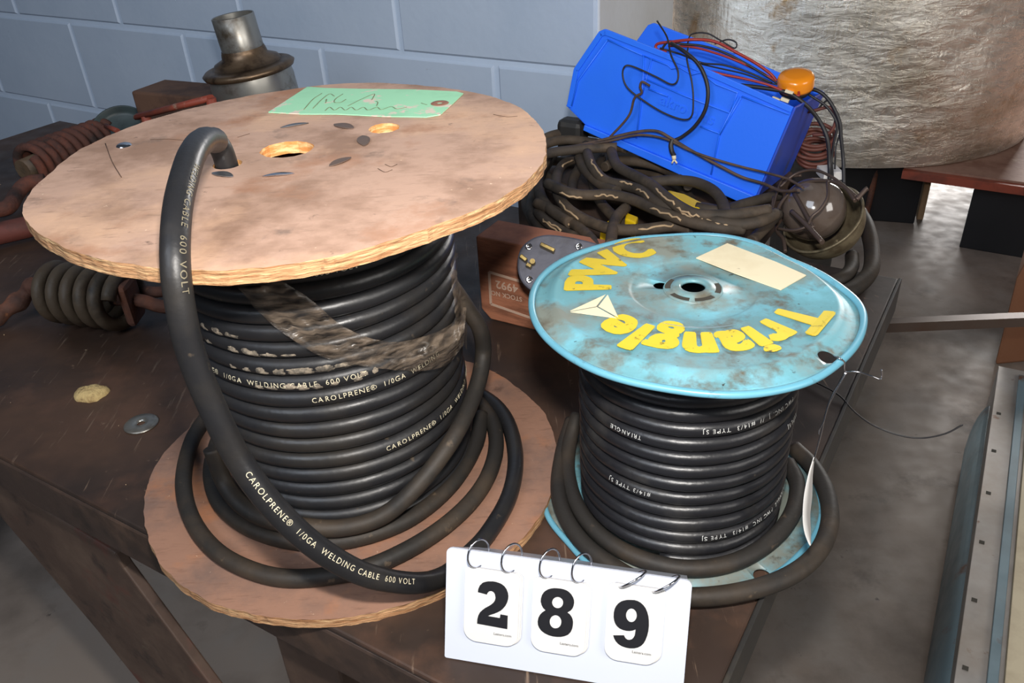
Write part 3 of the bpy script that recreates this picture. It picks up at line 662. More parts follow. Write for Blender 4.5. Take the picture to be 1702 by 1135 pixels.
# cable on the steel reel
c2 = MB(); rc2 = .0058; pit2 = .01205; zb2 = F2B + .002 + rc2; n2 = (F2T - .009 - zb2 - rc2) / pit2
def coil2(t):
    a = 2 * PI * t - 1.95; z = zb2 + pit2 * t; cx, cy = axis2(z); r_ = .0765 + .0012 * noise.noise(V((t * .8, 0, 7))) + .0032 * (t / n2)
    return V((cx + r_ * math.cos(a), cy + r_ * math.sin(a), z + .0008 * noise.noise(V((math.cos(a) * 2, math.sin(a) * 2, t * .4)))))
Pc2 = [coil2(i / 60) for i in range(int(n2 * 60) + 1)]
c2.tube(Pc2, rc2, 12)
z2 = F2B + .0015 + rc2
rl = .0068
def s2(name, pts, mi=1, r=rl): Q = catmull(pts, 10); c2.tube(Q, r, 12, mi=mi); loose[name] = Q
zi = z2 + .001
s2('inner', [at(960, 690, zi + .02), at(946, 740, zi + .006), at(944, 790, zi), at(962, 845, zi), at(1005, 895, zi), at(1070, 930, zi), at(1150, 945, zi), at(1225, 932, zi), at(1285, 895, zi), at(1318, 850, zi), at(1325, 805, zi), at(1310, 770, zi)])
s2('outer_left', [at(950, 700, zi + .006), at(935, 750, zi), at(928, 810, zi), at(940, 860, zi), at(975, 908, zi), at(1030, 948, zi), at(1080, 975, zi + .001)])
zr = F2B + .002 + rl
s2('rim_run', [at(1320, 745, zr), at(1350, 775, zr), at(1374, 820, zr), at(1379, 870, zr), at(1358, 920, zr), at(1310, 958, zr), at(1240, 982, zr), at(1160, 992, zr), at(1090, 985, zr), at(1040, 965, zr + .004)], r=.0072)
cc = c2.build('thin_cable', [M['rubber3'], M['rubber2']], origin=(XB, YB, F2B)); tag(cc, 'thinner black cable wound on the light blue steel reel', 'cable')
def coil2_text(s, px, py, size=.0044, flip=True, sp_=1.3):
    cx, cy = axis2(at(px, py, .85).z); p = oncyl(px, py, cx, cy, .0785 + rc2)
    cx, cy = axis2(p.z); a = math.atan2(p.y - cy, p.x - cx); t0 = (a + 1.95) / (2 * PI); k = round((p.z - zb2) / pit2 - t0); t = max(0, t0 + k); i0 = min(len(Pc2) - 2, int(t * 60)); L = 0
    for i in range(1, i0 + 1): L += (Pc2[i] - Pc2[i - 1]).length
    text_along(s, Pc2, L, size, lambda q, tt: V((q.x - cx, q.y - cy, .02)).normalized(), .0003, par=cc, matl=M['printw'], flip=flip, radius=rc2, space=sp_)
coil2_text('TRIANGLE ▲ PWC, INC., J  //  #14/3  TYPE SJ', 1220, 921)
coil2_text('PWC INC. J  //  #14/3  TYPE SJ', 1322, 665)
coil2_text('TRIANGLE  PWC INC  #14/3  TYPE SJ', 1308, 800)
coil2_text('#14/3 TYPE SJ', 1095, 826); coil2_text('TRIANGLE', 1066, 724); coil2_text('TYPE SJ', 1335, 690)

# wire tie with paper label at the rim
tie = thing('wire_tie', 'twisted silver wire tied through the blue reel rim with a white paper label', 'wire tie', at(1400, 600, F2T - .004))
p0 = [at(1386, 592, F2T + .001), at(1396, 596, F2T + .002), at(1403, 602, F2T - .002), at(1403, 612, F2T - .008)]
j = aty(1405, 618, at(1403, 612, F2T - .008).y)
Yj = j.y
mbt = MB(); mbt.tube(catmull(p0 + [j], 6), .0007, 6)
mbt.tube(catmull([j, aty(1425, 618, Yj - .004), aty(1448, 625, Yj - .007), aty(1462, 630, Yj - .008), aty(1466, 626, Yj - .008), aty(1465, 614, Yj - .008)], 6), .0006, 6)
mbt.tube(catmull([j, aty(1394, 638, Yj - .002), aty(1380, 664, Yj - .005), aty(1371, 692, Yj - .008), aty(1366, 715, Yj - .01), aty(1359, 742, Yj - .012), aty(1352, 766, Yj - .014)], 6), .0006, 6)
mbt.tube(catmull([j + V((.001, 0, 0)), aty(1392, 645, Yj - .003), aty(1376, 676, Yj - .006), aty(1369, 700, Yj - .009), aty(1363, 712, Yj - .01), aty(1361, 722, Yj - .01)], 6), .0005, 6)
mbt.build('wire', M['chrome'], tie)
lab = MB(); lf = [(1353, 760), (1344, 790), (1337, 825), (1335, 860), (1338, 885), (1346, 907)]; rt = [(1354, 762), (1351, 790), (1350, 825), (1347, 855), (1348, 882), (1348, 906)]
lq = catmull([V((x, y, 0)) for x, y in lf], 6); rq = catmull([V((x, y, 0)) for x, y in rt], 6); vs = []
for i, (a, b) in enumerate(zip(lq, rq)):
    for k in range(3):
        q = a.lerp(b, k / 2); vs.append(aty(q.x, q.y, Yj - .014 + .022 * (k / 2) * math.sin(PI * i / (len(lq) - 1)) - .012 * i / len(lq)))
lab.add(vs, [(i * 3 + k, i * 3 + k + 1, (i + 1) * 3 + k + 1, (i + 1) * 3 + k) for i in range(len(lq) - 1) for k in range(2)])
lo_ = lab.build('paper_label', M['card'], tie); sm = lo_.modifiers.new('s', 'SOLIDIFY'); sm.thickness = .0004
# loose black wire hanging off the bench behind the steel reel
lw = MB().tube(catmull([at(1345, 630, TZ + .003), at(1392, 655, TZ + .003), at(1420, 684, TZ - .001), at(1450, 706, TZ - .004), at(1490, 722, TZ - .006), at(1530, 728, TZ - .004), at(1570, 721, TZ), at(1600, 706, TZ + .006)], 8), .0008, 6)
tag(lw.build('thin_wire', M['blackwire']), 'single thin black wire sticking out past the right edge of the bench', 'wire')

# ------------------------------------------------------------------ number sign
TLs = V((-.052, .4145, .8285)); TRs = at(1148, 968, .8285); BLs = at(738, 1092, TZ + .001)
BRs = BLs + (TRs - TLs)
ex = (TRs - TLs).normalized(); ey = (TLs - BLs); ey = (ey - ex * ey.dot(ex)).normalized(); en = ex.cross(ey)   # en towards the viewer
if en.dot(CAM - TLs) < 0: en = -en
SW = (TRs - TLs).length; SH = (TLs - BLs).length; print('sign', SW, SH)
sign = thing('number_sign', 'white folded desk sign showing the number 289 on ring-bound cards', 'number sign', (BLs + BRs) / 2 - Z * .001)
def spl(x, y, o=0): return TLs + ex * x + ey * y + en * o
def rrect(x0, y0, x1, y1, r, o, rb=None, jit=0):
    rb = rb or r; pts = []
    for cx, cy, a0, q in ((x1 - r, y1 - r, 0, r), (x0 + r, y1 - r, 90, r), (x0 + rb, y0 + rb, 180, rb), (x1 - rb, y0 + rb, 270, rb)):
        for k in range(7): a = R(a0 + k * 15); pts.append(spl(cx + q * math.cos(a), cy + q * math.sin(a), o))
    return pts
ylow = -(TLs - BLs).dot(ey)
MB().prism(rrect(-.001, ylow, SW + .001, .001, .004, 0, rb=.0015), -en * .0016).build('panel', M['white'], sign)
# rear panel of the folded sign
back = V((en.x, en.y, 0)).normalized() * -1
h_ = TLs.z - TZ - .002; tilt = back * .075 - Z * h_
MB().prism([TLs - en * .0025 + ex * .002, TRs - en * .0025 - ex * .002, TRs - en * .0025 - ex * .002 + tilt, TLs - en * .0025 + ex * .002 + tilt], -en * .0014).build('panel', M['white'], sign)
def sx(px, py):
    p = onpl(px, py, TLs + en * .001, en); d = p - TLs; return d.dot(ex), d.dot(ey)
DIG = {'2': [[(280,375),(283,355),(292,335),(310,318),(325,313),(340,310),(370,310),(390,313),(410,319),(428,328),(443,340),(456,358),(464,380),(467,400),(465,420),(459,440),(448,460),(435,475),(420,488),(400,499),(380,507),(355,515),(340,522),(415,535),(418,512),(463,520),(460,602),(275,568),(277,540),(283,518),(293,500),(308,485),(325,473),(345,462),(362,452),(376,440),(385,425),(388,408),(385,388),(376,374),(362,368),(349,370),(339,380),(335,390)]],
 '8': [[(768,352),(787,354),(805,358),(824,365),(840,376),(853,390),(863,407),(869,424),(870,440),(867,458),(861,473),(850,487),(828,500),(842,510),(853,524),(860,540),(863,558),(862,578),(858,600),(848,620),(832,636),(810,645),(788,649),(765,649),(740,646),(715,639),(690,627),(670,612),(656,594),(648,574),(647,553),(651,533),(660,515),(673,501),(695,486),(681,473),(671,455),(665,432),(667,412),(673,393),(682,379),(695,367),(712,358),(730,353),(750,351)], (769,439,34,35), (756,557,36,41)],
 '9': [[(1215,423),(1240,424),(1260,430),(1279,441),(1295,456),(1308,474),(1318,497),(1325,523),(1328,552),(1328,582),(1325,612),(1318,640),(1308,667),(1296,688),(1280,704),(1260,714),(1238,719),(1210,719),(1185,714),(1160,705),(1140,692),(1125,675),(1115,657),(1110,640),(1175,640),(1180,651),(1188,661),(1198,667),(1210,668),(1222,665),(1232,657),(1240,643),(1244,625),(1247,603),(1228,610),(1208,613),(1188,611),(1168,606),(1150,598),(1134,585),(1122,568),(1115,548),(1112,525),(1113,500),(1118,478),(1127,460),(1140,445),(1157,433),(1175,427),(1195,423)], (1221,517,33,42)]}
cards = (((775, 936), (866, 955), (860, 1075), (771, 1060), '2', (794, 963, 846, 1042)), ((890, 952), (982, 973), (968, 1090), (880, 1077), '8', (894, 975, 955, 1055)), ((1010, 960), (1100, 982), (1094, 1106), (1006, 1092), '9', (1020, 994, 1079, 1074)))
for ci, (tl, tr, br_, bl, ch, bb) in enumerate(cards):
    q = [sx(*p) for p in (tl, tr, br_, bl)]
    x0 = (q[0][0] + q[3][0]) / 2; x1 = (q[1][0] + q[2][0]) / 2; y1 = (q[0][1] + q[1][1]) / 2; y0 = (q[2][1] + q[3][1]) / 2
    y1 = min(y1, -.004)
    stack = []
    for k, dx in enumerate((.0022, .0012, 0)):
        mb = MB().prism(rrect(x0 + dx, y0 + dx * .3, x1 + dx, y1, .004, .0012 + .0006 * k + .0004, rb=.009), -en * .0004)
        for q_ in range(len(mb.m)): mb.m[q_] = 1 if q_ > 1 else 0
        stack.append(mb.build('number_card', [M['card'], M['cardedge']], sign, bevel=0))
    top = stack[-1]
    bx = [sx(*p) for p in ((bb[0], bb[1]), (bb[2], bb[1]), (bb[2], bb[3]), (bb[0], bb[3]))]
    cxm = sum(p[0] for p in bx) / 4; nh = (bx[0][1] + bx[1][1] - bx[2][1] - bx[3][1]) / 2; cym = sum(p[1] for p in bx) / 4; nw = (bx[1][0] + bx[2][0] - bx[0][0] - bx[3][0]) / 2
    outs = []
    for L in DIG[ch]:
        if len(L) == 4: cx_, cy_, rx_, ry_ = L; L = [(cx_ + rx_ * math.cos(2 * PI * k / 28), cy_ + ry_ * math.sin(2 * PI * k / 28)) for k in range(28)]
        else:
            hard = [p for p in L]; L = hard
        outs.append([sx(720 + x / 3.7, 880 + y / 3.7) for x, y in L])
    vs, fs = plate(outs, 0, .0003)
    MB().add([spl(v.x, v.y, .0030 + v.z) for v in vs], fs, 0, False).build('numeral', M['ink'], top, fix=True)
    vs, fs = textmesh('Lasters.com', .0026, 0, 1)
    MB().add([spl(x1 - .017 + v.x, y0 + .0075 + v.y, .0031) for v in vs], fs, 0, False).build('small_print', M['ink'], top)
for (hx, hy), sgn in (((795, 942), -1), ((850, 953), -1), ((913, 955), -1), ((966, 964), -1), ((1030, 972), 1), ((1085, 980), 1)):
    a, b = sx(hx, hy); b = -.0085
    mid = spl(a, b / 2, .0); rad = .0100
    if sgn < 0:
        cen = spl(a, .0005, .0015); d1 = (en * .80 - ex * .6).normalized() * rad * .9; d2 = ey * rad
    else:
        d1 = (ex * .84 + ey * .54 - en * .3).normalized(); hole_ = sx(hx, hy); cen = spl(hole_[0], hole_[1], .003) + d1 * rad
        d2 = (en * .88 + ey * .22); d2 = (d2 - d1 * d2.dot(d1)).normalized() * rad; d1 = d1 * rad
    ring = [cen + d1 * math.cos(2 * PI * k / 36) + d2 * math.sin(2 * PI * k / 36) for k in range(36)]
    MB().tube(ring, .0007, 8, closed=True).build('binder_ring', M['chrome'], sign)

# ------------------------------------------------------------------ wooden box with stencilled number, behind between the reels
bz = TZ
b0 = at(801, 528, bz); b1 = at(882, 548, bz); bd = (b1 - b0).normalized(); bn = V((-bd.y, bd.x, 0))
if bn.y < 0: bn = -bn
top = onpl(785, 392, b0, bn); bh = top.z - bz; print('box', b0, bd, bh)
crate = thing('wooden_box', 'reddish brown wooden box with a faded white stencil between the two reels', 'box', b0 + bd * .09 + bn * .06)
bw = MB(); ch_ = .012
fq = [b0 + bd * (.0) + Z * .012, b0 + bd * .012, b0 + bd * .18, b0 + bd * .18 + Z * bh, b0 + bd * .012 - bd * .012 + Z * bh]
bw.prism([p + Z * .0005 for p in fq], bn * .05); bw.build('body', M['crate'], crate, bevel=.002)
def bp_(px, py): return onpl(px, py, b0 - bn * .0004, bn)
fr = MB(); rim_ = [bp_(*p) for p in ((812, 455), (858, 470), (862, 520), (872, 524), (815, 504))]
st = MB()
def strip(pts, w):
    for a, b in zip(pts[:-1], pts[1:]):
        d = (b - a).normalized(); s = d.cross(bn).normalized() * w; st.prism([a - s, b - s, b + s, a + s], -bn * .0004)
strip([bp_(870, 469), bp_(813, 452), bp_(816, 505), bp_(882, 528)], .0016)
st.build('stencil_frame', M['stencil'], crate)
def boxtext(s, px, py, size, wmul=1):
    vs, fs = textmesh(s, size, .02, 1.05); o = bp_(px, py)
    # the box lies upside down: the writing is turned half round
    out = [o - bd * v.x * wmul - Z * v.y for v in vs]
    MB().add([p - bn * .0006 for p in out], fs, 0, False).build('stencil_number', M['stencil'], crate)
boxtext('4992', 861, 474, .0142); boxtext('STOCK NO.', 868, 494, .0082, .95)

# ------------------------------------------------------------------ plug
pc = atd(893, 428, .875)
pn = (CAM - pc).normalized(); pn = (pn + V((-.05, 0, .25))).normalized()
pr_ = cR - pn * cR.dot(pn); pr_.normalize(); pu = pn.cross(pr_)
def pp(px, py, o=0): return onpl(px, py, pc, pn) + pn * o
plug = thing('power_plug', 'dark grey three-blade plug resting on the box behind the blue reel', 'power plug', pc - pn * .03)
ol = [(930, 391), (905, 390), (884, 396), (868, 409), (861, 425), (860, 445), (864, 462), (874, 476), (890, 486), (910, 490), (960, 480), (1000, 440), (1000, 410), (968, 398)]
oq = catmull([V((x, y, 0)) for x, y in ol], 5, closed=True)
MB().prism([pp(q.x, q.y) for q in oq], -pn * .026).build('body', M['greyplug'], plug, bevel=.002)
for (x0, y0, x1, y1) in ((899, 409, 922, 420), (866, 428, 876, 436), (876, 442, 884, 446)):
    a, b = pp(x0, y0), pp(x1, y1); d = (b - a).normalized(); s = pn.cross(d)
    MB().box(a - s * .002, b - a, s * .004, pn * .013).build('blade', M['brass'], plug, bevel=.0006)
MB().tube([pp(886, 438), pp(886, 438, .013)], .0028, 12).build('blade', M['brass'], plug)
for x, y in ((879, 410), (962, 410), (880, 465)):
    MB().lathe([(.0001, .001), (.002, .001), (.0021, .0018), (.0036, .0016), (.0038, 0)], pp(x, y), pn, seg=20).build('screw', M['chrome'], plug)

# ------------------------------------------------------------------ heap of old heavy cable
def c8(x, y): return 860 + x / 3.868, 200 + y / 3.868
hp = MB(); HR = .0066
H = [
 ([(190, 405), (330, 465), (450, 480), (590, 478), (740, 510), (900, 580), (1100, 650), (1300, 690), (1450, 700)], .868),
 ([(440, 160), (455, 230), (490, 310), (570, 390), (700, 420), (800, 455), (900, 530), (1040, 590), (1180, 640)], .872),
 ([(600, 190), (640, 290), (740, 350), (860, 415), (960, 500), (1080, 580), (1200, 610), (1400, 605), (1620, 575)], .878),
 ([(395, 230), (430, 310), (520, 400), (640, 460)], .864),
 ([(420, 230), (300, 280), (252, 370), (262, 480), (340, 580), (470, 655), (620, 700), (800, 702), (1000, 680), (1120, 700)], .856),
 ([(120, 530), (250, 590), (380, 680), (470, 760), (520, 830)], .850),
 ([(130, 590), (200, 660), (320, 730), (450, 780), (560, 850)], .842),
 ([(820, 400), (1000, 385), (1150, 400), (1280, 470), (1340, 590), (1350, 700)], .864),
 ([(900, 450), (1020, 540), (1150, 610), (1280, 650), (1420, 670), (1560, 650), (1660, 600)], .870),
 ([(60, 200), (190, 110), (300, 80), (430, 70), (560, 90)], .87),
 ([(60, 230), (190, 150), (330, 125), (520, 150), (700, 180)], .872),
 ([(40, 280), (190, 215), (400, 185), (640, 172)], .878),
 ([(200, 230), (150, 340), (140, 450), (200, 560), (340, 660)], .852),
 ([(700, 560), (640, 620), (612, 700), (600, 800)], .858),
 ([(560, 300), (640, 262), (800, 270), (960, 320), (1100, 420)], .850),
 ([(230, 240), (170, 320), (110, 460), (90, 600), (200, 760)], .83),
 ([(480, 380), (520, 500), (600, 600), (720, 680), (860, 720)], .838),
 ([(1500, 780), (1600, 680), (1680, 600)], .84),
 ([(640, 640), (760, 700), (900, 710), (1100, 640)], .84),
 ([(1150, 560), (1300, 580), (1450, 540), (1600, 500), (1690, 480)], .84),
 ([(350, 470), (360, 380), (400, 300)], .845),
 ([(50, 420), (60, 560), (140, 700), (300, 820)], .815),
 ([(960, 560), (1200, 560), (1400, 620)], .83),
 ([(540, 240), (520, 340), (600, 470)], .84),
]
HQ = []
for pts, z in H:
    Q = catmull([at(*c8(x, y), z + .006 * noise.noise(V((x * .01, y * .01, z * 30)))) for x, y in pts], 8); HQ.append(Q)
    hp.tube(Q, HR, 10)
lc0 = V((.25, 1.065, TZ + .0006))
tag(MB().box(lc0 - U * .11 - N * .085, U * .33, N * .20, Z * .066).build('heap_support', M['tside'], bevel=.003), 'added low dark support under the heap of heavy cable, covering the bright floor behind', 'crate')  # added dark filler: carries the heap and hides bright floor seen through it
# lower coils of the heap resting on the bench and box
for k in range(1):
    rx = .105 + .018 * (k % 3); ry = .085 + .012 * (k % 2); cz = TZ + .0745 + .0125 * k; ph = k * 1.3
    c0 = V((.15 + .012 * (k % 2), 1.08, cz))
    ring = [c0 + V((rx * math.cos(a) * .84 - ry * math.sin(a) * .3, -rx * .42 * math.cos(a) + ry * math.sin(a), .004 * math.sin(3 * a + ph))) for a in [2 * PI * i / 56 for i in range(56)]]
    ring = [p for p in ring]
    hp.tube(ring, HR, 9, closed=True)
heap = hp.build('heavy_cable', M['oldcable']); tag(heap, 'tangled heap of old cracked grey brown cable under the blue bin', 'cable')
ck = MB()
random.seed(3)
for qi in (0, 2, 1, 4, 5, 8, 6):
    Q = HQ[qi]
    for _ in range(3):
        i0 = random.randint(4, max(5, len(Q) - 16)); L = random.randint(6, 12); side = random.uniform(-.5, .8)
        pts = []
        for i in range(i0, min(i0 + L, len(Q) - 1)):
            t = (Q[i + 1] - Q[i - 1]).normalized(); d = (CAM - Q[i]).normalized(); d = (d - t * d.dot(t)).normalized(); u_ = t.cross(d)
            a = side + random.uniform(-.22, .22); pts.append(Q[i] + (d * math.cos(a) + u_ * math.sin(a)) * (HR + .0001))
        if len(pts) > 2: MB().tube(pts, lambda i: .0008 + .0007 * abs(math.sin(i * 1.7)), 5).build('crack', M['crack'], heap)['label'] = 'pale crack in the cable jacket'
# grey hose looping out at the right of the lamp
hs = MB(); Q = catmull([at(1428, 352, .775), at(1441, 378, .775), at(1449, 415, .768), at(1447, 450, .764), at(1425, 475, .762), at(1392, 488, .762), at(1350, 470, .762)], 10); hs.tube(Q, .0098, 12)
Q = catmull([at(1416, 425, .766), at(1415, 445, .766), at(1400, 462, .768), at(1370, 470, .766), at(1330, 455, .766)], 10); hs.tube(Q, .0085, 12)
tag(hs.build('rubber_hose', M['rubber2']), 'short black hose looped at the rear right corner of the bench', 'hose')
# yellow tool bits in the heap
yt = thing('yellow_tool', 'yellow plastic tool buried in the tangled cable under the blue bin', 'tool', at(1120, 350, .80))
def cpts(L, z): return [at(*c8(x, y), z) for x, y in L]
MB().prism(cpts([(960, 440), (1080, 470), (1180, 520), (1240, 550), (1150, 570), (1080, 540), (1000, 480)], .845), -Z * .02).build('body', M['yplastic'], yt, bevel=.003)
MB().prism(cpts([(700, 588), (778, 618), (760, 660), (690, 630)], .852), -Z * .02).build('handle', M['yplastic'], yt, bevel=.002)
MB().prism(cpts([(555, 660), (605, 628), (600, 664), (530, 720)], .83), -Z * .02).build('handle', M['yplastic'], yt, bevel=.002)

# ------------------------------------------------------------------ blue bin
BM = Matrix(((-0.8041, 0.516, 0.2951), (0.5371, 0.8434, -0.0112), (0.2547, -0.1495, 0.9554)))
BO = V((.3159, .97, .8395))
def bl_(x, y, z): return BO + BM @ V((x, y, z))
Hh, Wd, Lt, Lb, Lm_, hm = .1133, .167, .2465, .2250, .2819, .0
bin_ = thing('storage_bin', 'bright blue plastic storage bin lying tilted on the heap of cable', 'storage bin', bl_(.12, .08, 0))
fl_ = .004; th = .0022
sidep = [(0, 0), (.2632, 0), (.2819, .0093 + .0), (.262, .068), (.2465, Hh), (0, Hh)]
# near wall outline measured on its own plane
bny = BM @ V((0, -1, 0))
def nw(px, py, o=0):
    return onpl(px, py, BO + bny * .001, bny) + bny * o
def nwl(px, py):
    d = nw(px, py) - BO; return V((d.dot(BM.col[0]), d.dot(BM.col[2])))
near = [nwl(*p) for p in ((1256, 326), (973, 208), (942, 177), (954, 114), (996, 52), (1006, 48), (1160, 108), (1319, 178))]
BLo = near[1].x
def wallpl(y0, y1, pts, top_flare=1):
    a = [bl_(p.x, y0, p.y) for p in pts]; b = [bl_(p.x, y1, p.y) for p in pts]; return a, b
def side_wall(y, dy):
    pts = near; a = [bl_(p.x, y, p.y) for p in pts]
    return MB().prism(a, BM @ V((0, dy, 0)))
side_wall(0, th).build('side_wall', M['bin'], bin_, bevel=.001)
side_wall(Wd, th).build('side_wall', M['bin'], bin_, bevel=.001)
pf = near
xr = (pf[0].x + pf[7].x) / 2; ztop = pf[7].y
bt = MB().box(bl_(pf[0].x - .0, -.0, -.004 + pf[0].y), BM @ V((BLo - pf[0].x, 0, pf[1].y - pf[0].y)), BM @ V((0, Wd + th, 0)), BM @ V((0, 0, .004)))
bt.build('base', M['bin'], bin_, bevel=.001)
e = MB().prism([bl_(pf[0].x, .0, pf[0].y), bl_(pf[7].x, .0, pf[7].y), bl_(pf[7].x, Wd + th, pf[7].y), bl_(pf[0].x, Wd + th, pf[0].y)], BM @ V((-.003, 0, 0)))
e.build('end_wall', M['binend'], bin_, bevel=.001)
fr_ = MB().prism([bl_(pf[1].x, .0, pf[1].y), bl_(pf[2].x, .0, pf[2].y), bl_(pf[2].x, Wd + th, pf[2].y), bl_(pf[1].x, Wd + th, pf[1].y)], BM @ V((.0022, 0, .001)))
fr_.build('front_wall', M['bin'], bin_, bevel=.001)
# lips: bottom skirt and rim
lp = MB(); a, b = nw(971, 216), nw(1243, 341); c, d = nw(973, 207), nw(1259, 327)
lp.prism([a, b, d, c], bny * .004); lp.build('skirt', M['bin'], bin_, bevel=.001)
for yy, s in ((0, -1), (Wd + th, 1)):
    rimb = MB()
    q = [pf[2], pf[3], pf[4], pf[5], pf[6], pf[7]]
    for p0_, p1_ in zip(q[:-1], q[1:]):
        a_, b_2 = bl_(p0_.x, yy, p0_.y), bl_(p1_.x, yy, p1_.y); d_ = (p1_ - p0_); n_ = V((-d_.y, d_.x)).normalized() * -.007
        # inward on the wall's plane
        cen_ = V((.13, .05)); 
        if (p0_ + n_ - cen_).length > (p0_ - cen_).length: n_ = -n_
        c_, d2 = bl_(p1_.x + n_.x, yy, p1_.y + n_.y), bl_(p0_.x + n_.x, yy, p0_.y + n_.y)
        rimb.prism([a_, b_2, c_, d2], BM @ V((0, .0022 * s, 0)))
    rimb.build('rim', M['bin'], bin_, bevel=.0006)
# moulded ribs on the near wall
rb = MB()
for pts in ([(1070, 93), (1083, 97), (1068, 158), (1070, 93)], [(1070, 92), (1068, 150), (1058, 230)], [(1078, 96), (1110, 108), (1116, 114), (1130, 112), (1150, 124), (1165, 120), (1190, 140), (1226, 154), (1214, 186)], [(1228, 160), (1196, 222), (1182, 290)], [(1072, 131), (1140, 160), (1214, 188)], [(1078, 148), (1110, 160)], [(1164, 210), (1196, 222)], [(1233, 160), (1312, 190)], [(1232, 162), (1196, 224)], [(1010, 66), (1068, 92)], [(1010, 66), (960, 135), (950, 176)]):
    rb.tube([nw(*p, .0003) for p in pts], .0012, 6)
rb.build('rib', M['bin'], bin_)
vs, fs = textmesh('akro bins', .018, .02, 1.1); o = nw(1096, 172)
MB().add([o - BM @ V((v.x, 0, 0)) + BM @ V((0, 0, v.y)) + bny * .0008 for v in vs], fs, 0, False).build('raised_lettering', M['bin'], bin_)

# wires in and over the bin
def wire(name, pts, r, mt_, label, off=.006, par=None, deco=()):
    Q = catmull([p if isinstance(p, Vector) else nw(p[0], p[1], p[2] if len(p) > 2 else off) for p in pts], 10)
    o = MB().tube(Q, r, 8)
    ob = o.build(name, mt_); tag(ob, label, 'wire'); return ob
def c2_(x, y, o=.006): return (850 + x / 2.837, 20 + y / 2.837, o)
def crop2(L, o=.006, prof=None): return [c2_(x, y, (prof[i] if prof else o)) for i, (x, y) in enumerate(L)]
wire('thin_wire', crop2([(660, 45), (720, 120), (760, 200), (800, 270), (800, 320), (770, 335), (700, 300), (600, 255), (560, 250), (548, 290), (570, 350), (640, 410), (740, 470), (830, 500), (868, 480), (875, 400), (865, 320), (835, 220), (820, 170)], prof=[-.02, -.01, .006, .012, .014, .014, .014, .014, .016, .016, .016, .014, .014, .014, .014, .014, .012, .006, -.01]), .0011, M['blackwire'], 'thin black wire curling in a wide loop over the side of the blue bin')
wire('thick_wire', crop2([(740, 150), (820, 185), (900, 250), (940, 350), (930, 450), (880, 530), (820, 580), (780, 600)], prof=[-.01, .004, .01, .012, .012, .01, .008, .008]), .0024, M['blackwire'], 'thick black wire bending down across the middle of the blue bin')
wire('brown_wire', crop2([(680, 340), (645, 322), (632, 345), (636, 375), (600, 400), (570, 480), (500, 560), (430, 620), (300, 650), (160, 680)], prof=[.02, .02, .018, .016, .014, .01, .008, .01, .02, .03]), .0016, M['brownwire'], 'dusty brown wire with frayed copper end bent over the bin front')
wire('long_cord', crop2([(120, 690), (300, 630), (450, 595), (600, 560), (700, 555), (770, 590), (870, 650), (1000, 720), (1100, 770), (1200, 800), (1300, 820), (1400, 800)], prof=[.03, .02, .014, .012, .012, .012, .012, .012, .012, .012, .03, .05]), .0020, M['brownwire'], 'dusty brown cord stretched across the lower side of the blue bin')
wire('long_cord', crop2([(160, 660), (320, 625), (480, 600), (620, 572), (740, 590), (850, 640), (960, 680), (1100, 720), (1220, 745), (1330, 765), (1420, 790)], prof=[.034, .024, .016, .014, .013, .014, .014, .014, .018, .03, .05]), .0016, M['brownwire'], 'thinner brown cord running just above the first across the blue bin')
sp_ = wire('spade_wire', crop2([(775, 595), (770, 620), (778, 650), (790, 665)], prof=[.012, .014, .016, .018]), .0032, M['blackwire'], 'black wire end with a pale fork terminal hanging on the blue bin side')
a = nw(*c2_(790, 665, .019)); b = nw(*c2_(782, 700, .02)); c = nw(*c2_(806, 700, .02))
MB().tube([a, a.lerp((b + c) / 2, .5)], .0028, 8).tube([a.lerp((b + c) / 2, .5), b], .0012, 6).tube([a.lerp((b + c) / 2, .5), c], .0012, 6).build('fork_terminal', M['cream'], sp_)
# bundle lying in the open top: heights above the near rim, reaching into the bin
def inb(px, py, y): return onpl(px, py, BO - bny * y, bny)
def iw(name, L, ys, r, mt_, label): 
    Q = catmull([inb(850 + x / 2.837, 20 + y / 2.837, yy) for (x, y), yy in zip(L, ys)], 10); ob = MB().tube(Q, r, 8).build(name, mt_); tag(ob, label, 'wire'); return ob
iw('red_wire', [(730, 190), (685, 175), (690, 150), (760, 140), (860, 130), (960, 140), (1060, 190), (1150, 240), (1220, 290), (1250, 325)], [.05, .05, .05, .05, .05, .06, .06, .07, .07, .07], .0019, M['redwire'], 'red wire arching along the top of the blue bin to the amber light')
iw('red_wire', [(740, 160), (850, 165), (950, 190), (1050, 225), (1150, 270), (1240, 320)], [.06, .06, .06, .06, .07, .07], .0015, M['redwire'], 'darker red wire under the arched one on the blue bin')
iw('red_wire', [(920, 275), (1000, 295), (1100, 315), (1200, 340), (1290, 375), (1350, 395), (1355, 375)], [.03, .035, .04, .045, .05, .05, .055], .0016, M['redwire'], 'red wire lying inside the blue bin below the amber light')
iw('black_wire', [(700, 190), (740, 140), (800, 150), (900, 160), (1000, 190), (1100, 240), (1200, 300), (1260, 340)], [.05, .05, .055, .06, .06, .065, .07, .07], .0015, M['blackwire'], 'black wire running beside the red ones on top of the bin')
iw('black_wire', [(830, 150), (850, 105), (920, 100), (980, 130), (1050, 170), (1060, 145), (1020, 130), (960, 150)], [.08] * 8, .0010, M['blackwire'], 'thin black wire with a small upstanding curl on top of the bin')
iw('black_wire', [(700, 170), (800, 200), (900, 240), (1000, 250), (1120, 285), (1230, 335)], [.05, .06, .06, .06, .065, .07], .0012, M['blackwire'], 'thin black wire in the middle of the bundle in the bin')
iw('black_wire', [(870, 240), (980, 265), (1090, 290), (1190, 325), (1280, 350)], [.07] * 5, .0010, M['blackwire'], 'lowest thin black wire of the bundle in the bin')
